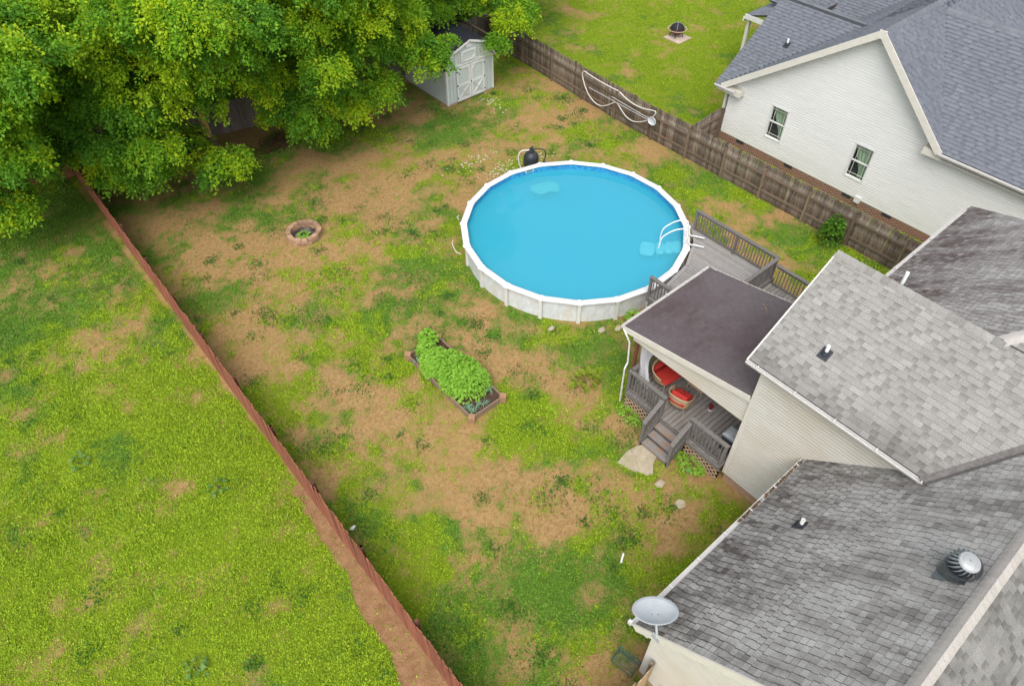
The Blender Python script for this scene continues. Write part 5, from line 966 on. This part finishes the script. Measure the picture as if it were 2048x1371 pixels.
def leafset(centers, sizes, seed, hue, flat=.6):
    """broad folded leaves: arrays -> verts, faces(4), colours"""
    r = np.random.default_rng(seed); k = len(centers); az = r.uniform(0, 2*np.pi, k); tilt = r.uniform(.1, flat, k)
    d = np.stack([np.cos(az)*np.cos(tilt), np.sin(az)*np.cos(tilt), -np.sin(tilt)*r.choice([1, 1, -.6], k)], -1); s = np.stack([-np.sin(az), np.cos(az), r.normal(0, .25, k)], -1); up = np.cross(d, s)
    L = sizes[:, None]; p = centers; mid = p+d*L*.45-up*0; w_ = s*L*.36; lift = up*L*.1
    V_ = np.stack([p, mid+w_+lift, p+d*L, mid, p, mid, p+d*L, mid-w_+lift], 1).reshape(-1, 3); h = np.clip(r.normal(.5, .25, (k, 1)), 0, 1); c = np.array(hue[0])*(1-h)+np.array(hue[1])*h
    return V_, np.repeat(c, 8, 0)
def leaf_obj(name, v_, c_, parent=None): return link(name, np_mesh(name, v_, np.arange(len(v_)).reshape(-1, 4), LEAF, c_), parent)
GREENS = ((.2, .43, .04), (.38, .63, .08))
def clump(c, rad, hgt, n_, size, seed, hue=GREENS):
    r = np.random.default_rng(seed); a = r.uniform(0, 2*np.pi, n_); q = np.sqrt(r.random(n_)); x = c[0]+rad[0]*q*np.cos(a); y = c[1]+rad[1]*q*np.sin(a); z = c[2]+hgt*np.sqrt(np.clip(1-q**2.5, 0.02, 1))*r.uniform(.55, 1.05, n_)
    return leafset(np.stack([x, y, z], -1), r.uniform(size*.7, size*1.3, n_), seed, hue)
v_, c_ = clump((8.5, 23.15, .1), (.22, .16), .22, 60, .12, 3); o = leaf_obj('weed', v_, c_); tag(o, 'green weed growing inside the brick fire ring', 'weed')

# raised garden bed
bx0, bx1, by0, by1 = 7.95, 9.28, 11.25, 14.85; bed = thing('garden_bed', (8.6, 13, 0), 'timber framed raised garden bed with block corners', 'garden bed')
TIM = mat('bed_timber', (.17, .105, .07), .85, .3, 5, stretch=(3, 3, 8), col2=(.32, .23, .165)); BLK = mat('corner_block', (.26, .145, .075), .9, .15, 7, col2=(.36, .22, .125)); SOIL = mat('bed_soil', (.03, .018, .012), .95, .4, 10, col2=(.10, .06, .04), bump=.6)
for a, b_ in (((bx0-.02, by0, 0), (bx0+.02, by1, .24)), ((bx1-.02, by0, 0), (bx1+.02, by1, .24)), ((bx0+.02, by0-.02, 0), (bx1-.02, by0+.02, .24)), ((bx0+.02, by1-.02, 0), (bx1-.02, by1+.02, .24))): MB().bb(a, b_).build('side_board', TIM, bed)
for x in (bx0, bx1):
    for y in (by0, by1):
        k_ = MB(); pl = []
        for j in range(24): a = 2*math.pi*j/24; rad = .125+.022*math.cos(4*a+math.pi); pl.append((x+rad*math.cos(a+math.pi/4), y+rad*math.sin(a+math.pi/4), 0))
        k_.prism(pl, (0, 0, .27)); k_.build('corner_block', BLK, bed)
sm = MB(); gxs = 14; gys = 30; vs = [(bx0+.02+(bx1-bx0-.04)*i/gxs, by0+.02+(by1-by0-.04)*j/gys, .15+random.uniform(-.02, .03)) for i in range(gxs+1) for j in range(gys+1)]; sm.add(vs, [(i*(gys+1)+j, (i+1)*(gys+1)+j, (i+1)*(gys+1)+j+1, i*(gys+1)+j+1) for i in range(gxs) for j in range(gys)]); sm.build('soil', SOIL, bed, True)
PV = []; PC_ = []
for i, (x, y, rx, ry, h) in enumerate(((8.7, 12.35, .72, .66, .62), (8.75, 12.95, .74, .62, .66), (8.65, 13.5, .68, .52, .58), (8.5, 13.95, .55, .45, .48), (8.42, 12.65, .52, .62, .52), (8.95, 12.5, .52, .6, .56), (8.3, 13.7, .42, .42, .42))):
    a, b_ = clump((x, y, .16), (rx, ry), h, 600, .12, 200+i); PV.append(a); PC_.append(b_)
o = leaf_obj('leafy_vegetables', np.concatenate(PV), np.concatenate(PC_)); tag(o, 'thick bright green leafy vegetable plants filling the middle of the garden bed', 'plants', kind='stuff')
a1, b1 = clump((8.5, 14.5, .16), (.3, .3), .5, 300, .12, 230); a2, b2 = clump((8.85, 14.85, .2), (.32, .3), .55, 320, .125, 231); o = leaf_obj('leafy_vegetables', np.concatenate([a1, a2]), np.concatenate([b1, b2])); tag(o, 'smaller clump of leafy plants spilling over the far end of the bed', 'plants')
def spikes(name, pts_, label, n_=14, L=.3, col=(.12, .22, .15)):
    mb = MB(); r_ = random.Random(len(label))
    for p_ in pts_:
        for j in range(n_):
            a = r_.random()*6.28; q = V((math.cos(a), math.sin(a), 0)); ll = L*r_.uniform(.6, 1.2); b0 = V(p_); m_ = b0+q*ll*.35+V((0, 0, ll*.6)); e_ = b0+q*ll*.9+V((0, 0, ll*r_.uniform(.1, .7))); s_ = V((-q.y, q.x, 0))*.012; mb.add([b0-s_, b0+s_, m_+s_, m_-s_, e_], [(0, 1, 2, 3), (3, 2, 4)])
    o_ = mb.build(name, mat('spike_green', (.10, .2, .12), .6, .2, 20, col2=(.2, .32, .2)), None); tag(o_, label, 'plants'); return o_
spikes('onion_plants', [(8.15, 11.4, .16), (8.3, 11.5, .16), (8.1, 11.6, .16), (9.1, 11.75, .16), (8.95, 11.9, .16), (9.12, 12.0, .16), (8.6, 11.45, .16)], 'thin grey green onion leaves at the near end of the garden bed')
spikes('onion_plants', [(8.02, 14.35, .18)], 'single grey green onion tuft hanging over the left side of the bed', 10)

# stepping stones, rocks, small rubbish
STN = mat('slab_stone', (.33, .27, .19), .9, .2, 5, col2=(.44, .38, .285), big=.4, bigscale=2.5, bigcol=(.26, .24, .12), bump=.3)
def flatstone(name, pts_, h, label, m_=None):
    b0 = V((sum(p[0] for p in pts_)/len(pts_), sum(p[1] for p in pts_)/len(pts_), 0)); mb = MB(); k_ = len(pts_); lo = [V((*p, -.03)) for p in pts_]; hi = [b0+(V((*p, 0))-b0)*.95+V((0, 0, h)) for p in pts_]
    mb.add(lo+hi, [(i, (i+1) % k_, k_+(i+1) % k_, k_+i) for i in range(k_)]+[tuple(range(k_, 2*k_))]); o_ = mb.build(name, m_ or STN, None, False, b0); tag(o_, label, 'stone'); return o_
flatstone('stone_slab', [(10.38, 7.08), (10.9, 7.16), (11.3, 7.1), (11.62, 6.95), (11.6, 6.6), (11.5, 6.38), (11.2, 6.28), (10.95, 6.05), (10.78, 6.12), (10.55, 6.5)], .04, 'large tan stone slab at the foot of the deck stairs')
flatstone('stepping_stone', [(10.62, 4.95), (10.85, 4.98), (10.95, 4.8), (10.8, 4.66), (10.6, 4.74)], .03, 'small pale square stone in the grass near the house')
flatstone('stepping_stone', [(10.7, 5.8), (10.95, 5.78), (11.0, 5.6), (10.78, 5.55), (10.66, 5.66)], .03, 'small brown stone between the slab and the house corner')
def rock(c, d, seed, label, m_=None):
    r_ = random.Random(seed); mb = MB(); vs = []; rings, seg = 5, 9
    for i in range(rings):
        ph = math.pi*(i/(rings-1))*.98+.03
        for j in range(seg): a = 2*math.pi*j/seg; q = r_.uniform(.8, 1.15); vs.append((c[0]+d[0]/2*math.sin(ph)*math.cos(a)*q, c[1]+d[1]/2*math.sin(ph)*math.sin(a)*q, c[2]+d[2]/2*math.cos(ph)))
    mb.add(vs, [(i*seg+j, (i+1)*seg+j, (i+1)*seg+(j+1) % seg, i*seg+(j+1) % seg) for i in range(rings-1) for j in range(seg)]+[tuple(range(seg)), tuple(range((rings-1)*seg, rings*seg))[::-1]]); o_ = mb.build('rock', m_ or STN, None, False, (c[0], c[1], 0)); tag(o_, label, 'rock'); return o_
rock((12.75, 10.85+1.75, .05), (.3, .2, .14), 1, 'flat rock at the foot of the pool wall, farthest from the porch'); rock((14.08, 11.35, .06), (.36, .26, .18), 2, 'tan rock beside the pool wall between two others'); rock((14.62, 11.0, .06), (.34, .26, .18), 3, 'tan rock by the pool wall nearest the porch')
PALE = mat('white_scrap', (.75, .75, .72), .7, .1, 9)
rock((2.95, 10.5, .05), (.22, .12, .1), 5, 'white plastic scrap beside the red fence', PALE); rock((21.9, 18.55, .05), (.17, .15, .1), 6, 'white scrap on the grass beyond the pool', PALE)
o = MB().box((8.2, 4.78, .02), (.3, .05, .02), Matrix.Rotation(.5, 3, 'Z')).build('plastic_strip', PALE, None, False, (8.2, 4.78, 0)); tag(o, 'thin white plastic strip lying on the grass near the house', 'scrap')
bowl = MB(); bowl.lathe([(.06, .0), (.09, .05), (.085, .05), (.05, .012), (0, .012)], (11.84, 5.41, 0), 16); o = bowl.build('bowl', mat('turquoise', (.1, .5, .42), .4, .1, 6), None, True, (11.84, 5.41, 0)); tag(o, 'small turquoise bowl on the ground below the deck', 'bowl')
# bushes and saplings
def bush(c, rad, hgt, n_, size, seed, label, hue=((.03, .12, .015), (.16, .32, .02)), name='bush', cat='bush'):
    t = thing(name, c, label, cat); a, b_ = clump((c[0], c[1], .08), rad, hgt, n_, size, seed, hue); leaf_obj('foliage', a, b_, t); st = MB(); r_ = random.Random(seed)
    for j in range(5): st.tube([V(c), V(c)+V((r_.uniform(-.5, .5)*rad[0], r_.uniform(-.5, .5)*rad[1], hgt*r_.uniform(.7, .95)))], [.015, .006], 5)
    st.build('stems', BARK, t); return t
bush((24.75, 8.75, 0), (.42, .42), 1.25, 420, .15, 11, 'leafy green bush growing against the dark fence')
bush((11.86, 9.96, 0), (.42, .3), .3, 40, .26, 12, 'yellow green sapling with a few broad leaves in the lawn', ((.2, .28, .02), (.34, .4, .05)), 'sapling', 'sapling')
bush((15.2, 10.9, 0), (.16, .25), .6, 110, .13, 13, 'green weed growing between the pool wall and the deck', GREENS, 'weed', 'weed')
bush((12.0, 5.5, 0), (.3, .5), .22, 260, .09, 14, 'bright green weeds below the lattice right of the stairs', GREENS, 'weed', 'weed')
bush((11.95, 8.0, 0), (.25, .5), .18, 160, .08, 18, 'low green weeds below the lattice left of the stairs', GREENS, 'weed', 'weed')
for (c, lb, sd_) in (((-2.12, 9.73, 0), 'broad leaved pale green weed in the left lawn, nearest the camera', 15), ((-2.3, 17.97, 0), 'pale green weed rosette in the left lawn near the frame edge', 16), ((.6, 14.3, 0), 'pale weed rosette in the left lawn nearest the red fence', 17)): bush(c, (.26, .26), .1, 22, .15, sd_, lb, ((.12, .26, .05), (.24, .38, .1)), 'weed', 'weed')
# darker tall tufts dotted over the lawn
r = np.random.default_rng(9); k = 210; tx = np.concatenate([r.uniform(3, 13, 120), r.uniform(-5, 2.2, 40), r.uniform(13, 25, 50)]); ty = np.concatenate([r.uniform(3, 26, 120), r.uniform(5, 30, 40), r.uniform(20, 30, 50)]); V_ = []; C_ = []
for x, y in zip(tx, ty):
    if math.hypot(x-16.76, y-15.59) < 5 or (x > 12 and y < 12) or (x > 5.8 and y < 3) or (19.3 < x < 22.8 and y > 27.5): continue
    m_ = r.integers(40, 110); rad = r.uniform(.1, .3); p = np.stack([x+r.normal(0, rad, m_), y+r.normal(0, rad, m_), np.zeros(m_)], -1); a = r.uniform(0, 6.28, m_); h = r.uniform(.04, .1, m_); s_ = np.stack([-np.sin(a), np.cos(a), 0*a], -1)*.024; e_ = p+np.stack([np.cos(a)*h*.6, np.sin(a)*h*.6, h], -1); V_.append(np.stack([p-s_, p+s_, e_], 1).reshape(-1, 3)); q = r.random((m_, 1)); C_.append(np.repeat(np.array([.06, .17, .03])*(1-q)+np.array([.13, .29, .055])*q, 3, 0))
V_ = np.concatenate(V_); o = link('grass_tufts', np_mesh('grass_tufts', V_, np.arange(len(V_)).reshape(-1, 3), LEAF, np.concatenate(C_))); tag(o, 'taller dark green grass tufts dotted over the lawn', 'grass', kind='stuff')

# neighbour's fire pit on its square pad
nf = V((34.9, 25.5, 0)); pit = thing('fire_pit', nf, 'copper bowl fire pit with black mesh dome on the neighbour lawn', 'fire pit')
CO = mat('copper_bowl', (.16, .06, .035), .45, .3, 7, metal=.4); IR = mat('mesh_black', (.02, .018, .022), .7, .3, 30)
MB().lathe([(.12, .2), (.3, .26), (.42, .38), (.46, .5)], nf, 24).build('bowl', CO, pit, True); MB().lathe([(.42, .5), (.38, .66), (.25, .78), (.1, .84), (0, .85)], nf, 20).build('mesh_dome', IR, pit, True)
MB().tube([nf+V((.56*math.cos(a), .56*math.sin(a), .5)) for a in [2*math.pi*j/28 for j in range(28)]], .018, 6, True).build('ring', mat('ring_tan', (.5, .38, .28), .5, .1, 8), pit, True)
for j in range(4): a = j*math.pi/2+.5; MB().tube([nf+V((.3*math.cos(a), .3*math.sin(a), .3)), nf+V((.42*math.cos(a), .42*math.sin(a), .03))], .02, 6).build('leg', IR, pit, True)
for j in range(2): a = j*math.pi/2+.6; MB().tube([nf+V((.43*math.cos(a)*math.cos(q), .43*math.sin(a)*math.cos(q), .5+.36*math.sin(q))) for q in [math.pi*i/12 for i in range(13)]], .012, 5).build('dome_strap', mat('strap', (.3, .28, .3), .5, .1, 8), pit, True)
pad = thing('paver_pad', (34.85, 25.35, 0), 'square pad of pale pavers under the copper fire pit', 'paving')
pvm = MB().cbox((0, 0, .015), (.39, .39, .05), .006).mesh(mat('paver', (.46, .36, .29), .9, .1, 6, orand=.12))
for i in range(3):
    for j in range(3): link('paver', pvm, pad, (34.85+(i-1)*.4, 25.35+(j-1)*.4, .0))
# blue wire crate and cable at the near house corner
cr_ = thing('wire_crate', (6.2, 2.75, 0), 'blue green wire crate lying on the grass at the near house corner', 'crate'); CRM = mat('crate_blue', (.03, .12, .14), .4, .2, 8)
A_ = [(5.95, 3.05), (6.3, 3.1), (6.42, 2.5), (6.05, 2.45)]
for z in (.03, .3): MB().tube([V((*p, z)) for p in A_], .012, 6, True).build('frame', CRM, cr_)
wm = MB()
for i in range(1, 9):
    t = i/9; a, b_ = V((*A_[0], 0)).lerp(V((*A_[1], 0)), t), V((*A_[3], 0)).lerp(V((*A_[2], 0)), t); wm.tube([a+V((0, 0, .3)), b_+V((0, 0, .3))], .004, 4); wm.tube([a+V((0, 0, .3)), a+V((0, 0, .03))], .004, 4)
o = wm.build('wires', CRM, cr_); o['kind'] = 'stuff'
for p in A_: MB().tube([V((*p, .03)), V((*p, .3))], .012, 6).build('corner_rod', CRM, cr_)
o = MB().tube(smooth([V((6.14, 1.75, .9)), V((6.1, 1.6, .6)), V((6.14, 1.42, .55)), V((6.12, 1.3, .3)), V((6.1, 1.1, .1))]), .014, 6).build('cable', BOOT, None, True); tag(o, 'black cable looping down the near gable wall', 'cable')
# twig on the porch roof
tw = MB(); zr_ = lambda y: 3.2+sl*(9.1-y)+.03; tw.tube([V((15.9, 6.75, zr_(6.75))), V((15.75, 6.5, zr_(6.5))), V((15.6, 6.4, zr_(6.4)))], .008, 5); tw.tube([V((15.75, 6.5, zr_(6.5))), V((15.65, 6.6, zr_(6.6)))], .006, 5); o = tw.build('twig', mat('twig', (.3, .22, .14), .9, .2, 9), None); tag(o, 'small forked twig lying on the dark porch roof', 'twig')

# pale gravel by the filter and a brush heap under the trees
r = random.Random(31); gv = MB()
for (cx_, cy_, sx_, sy_, n_) in ((17.9, 21.6, .5, .3, 110), (17.6, 23.05, .6, .2, 60), (21.6, 26.7, .3, .5, 60), (19.9, 21.3, .5, .3, 50)):
    for j in range(n_): q = r.uniform(.03, .08); gv.cbox((cx_+r.gauss(0, sx_), cy_+r.gauss(0, sy_), .012), (q, q*r.uniform(.6, 1), .03), .012, Matrix.Rotation(r.random()*6, 3, 'Z'))
o = gv.build('gravel', mat('pale_gravel', (.5, .42, .32), .9, .2, 6), None); tag(o, 'pale gravel scattered by the pool filter and the shed', 'gravel', kind='stuff')
bh = MB(); c = V((11.4, 30.4, 0))
for j in range(260): p_ = c+V((r.gauss(0, .7), r.gauss(0, .35), abs(r.gauss(0, .14)))); bh.box(p_, (r.uniform(.1, .35), .03, .02), Matrix.Rotation(r.random()*6, 3, 'Z') @ Matrix.Rotation(r.uniform(-.5, .5), 3, 'Y'))
o = bh.build('brush_heap', LITTER, None, False, c); tag(o, 'low dark heap of sticks and dead leaves at the back fence', 'brush heap', kind='stuff')
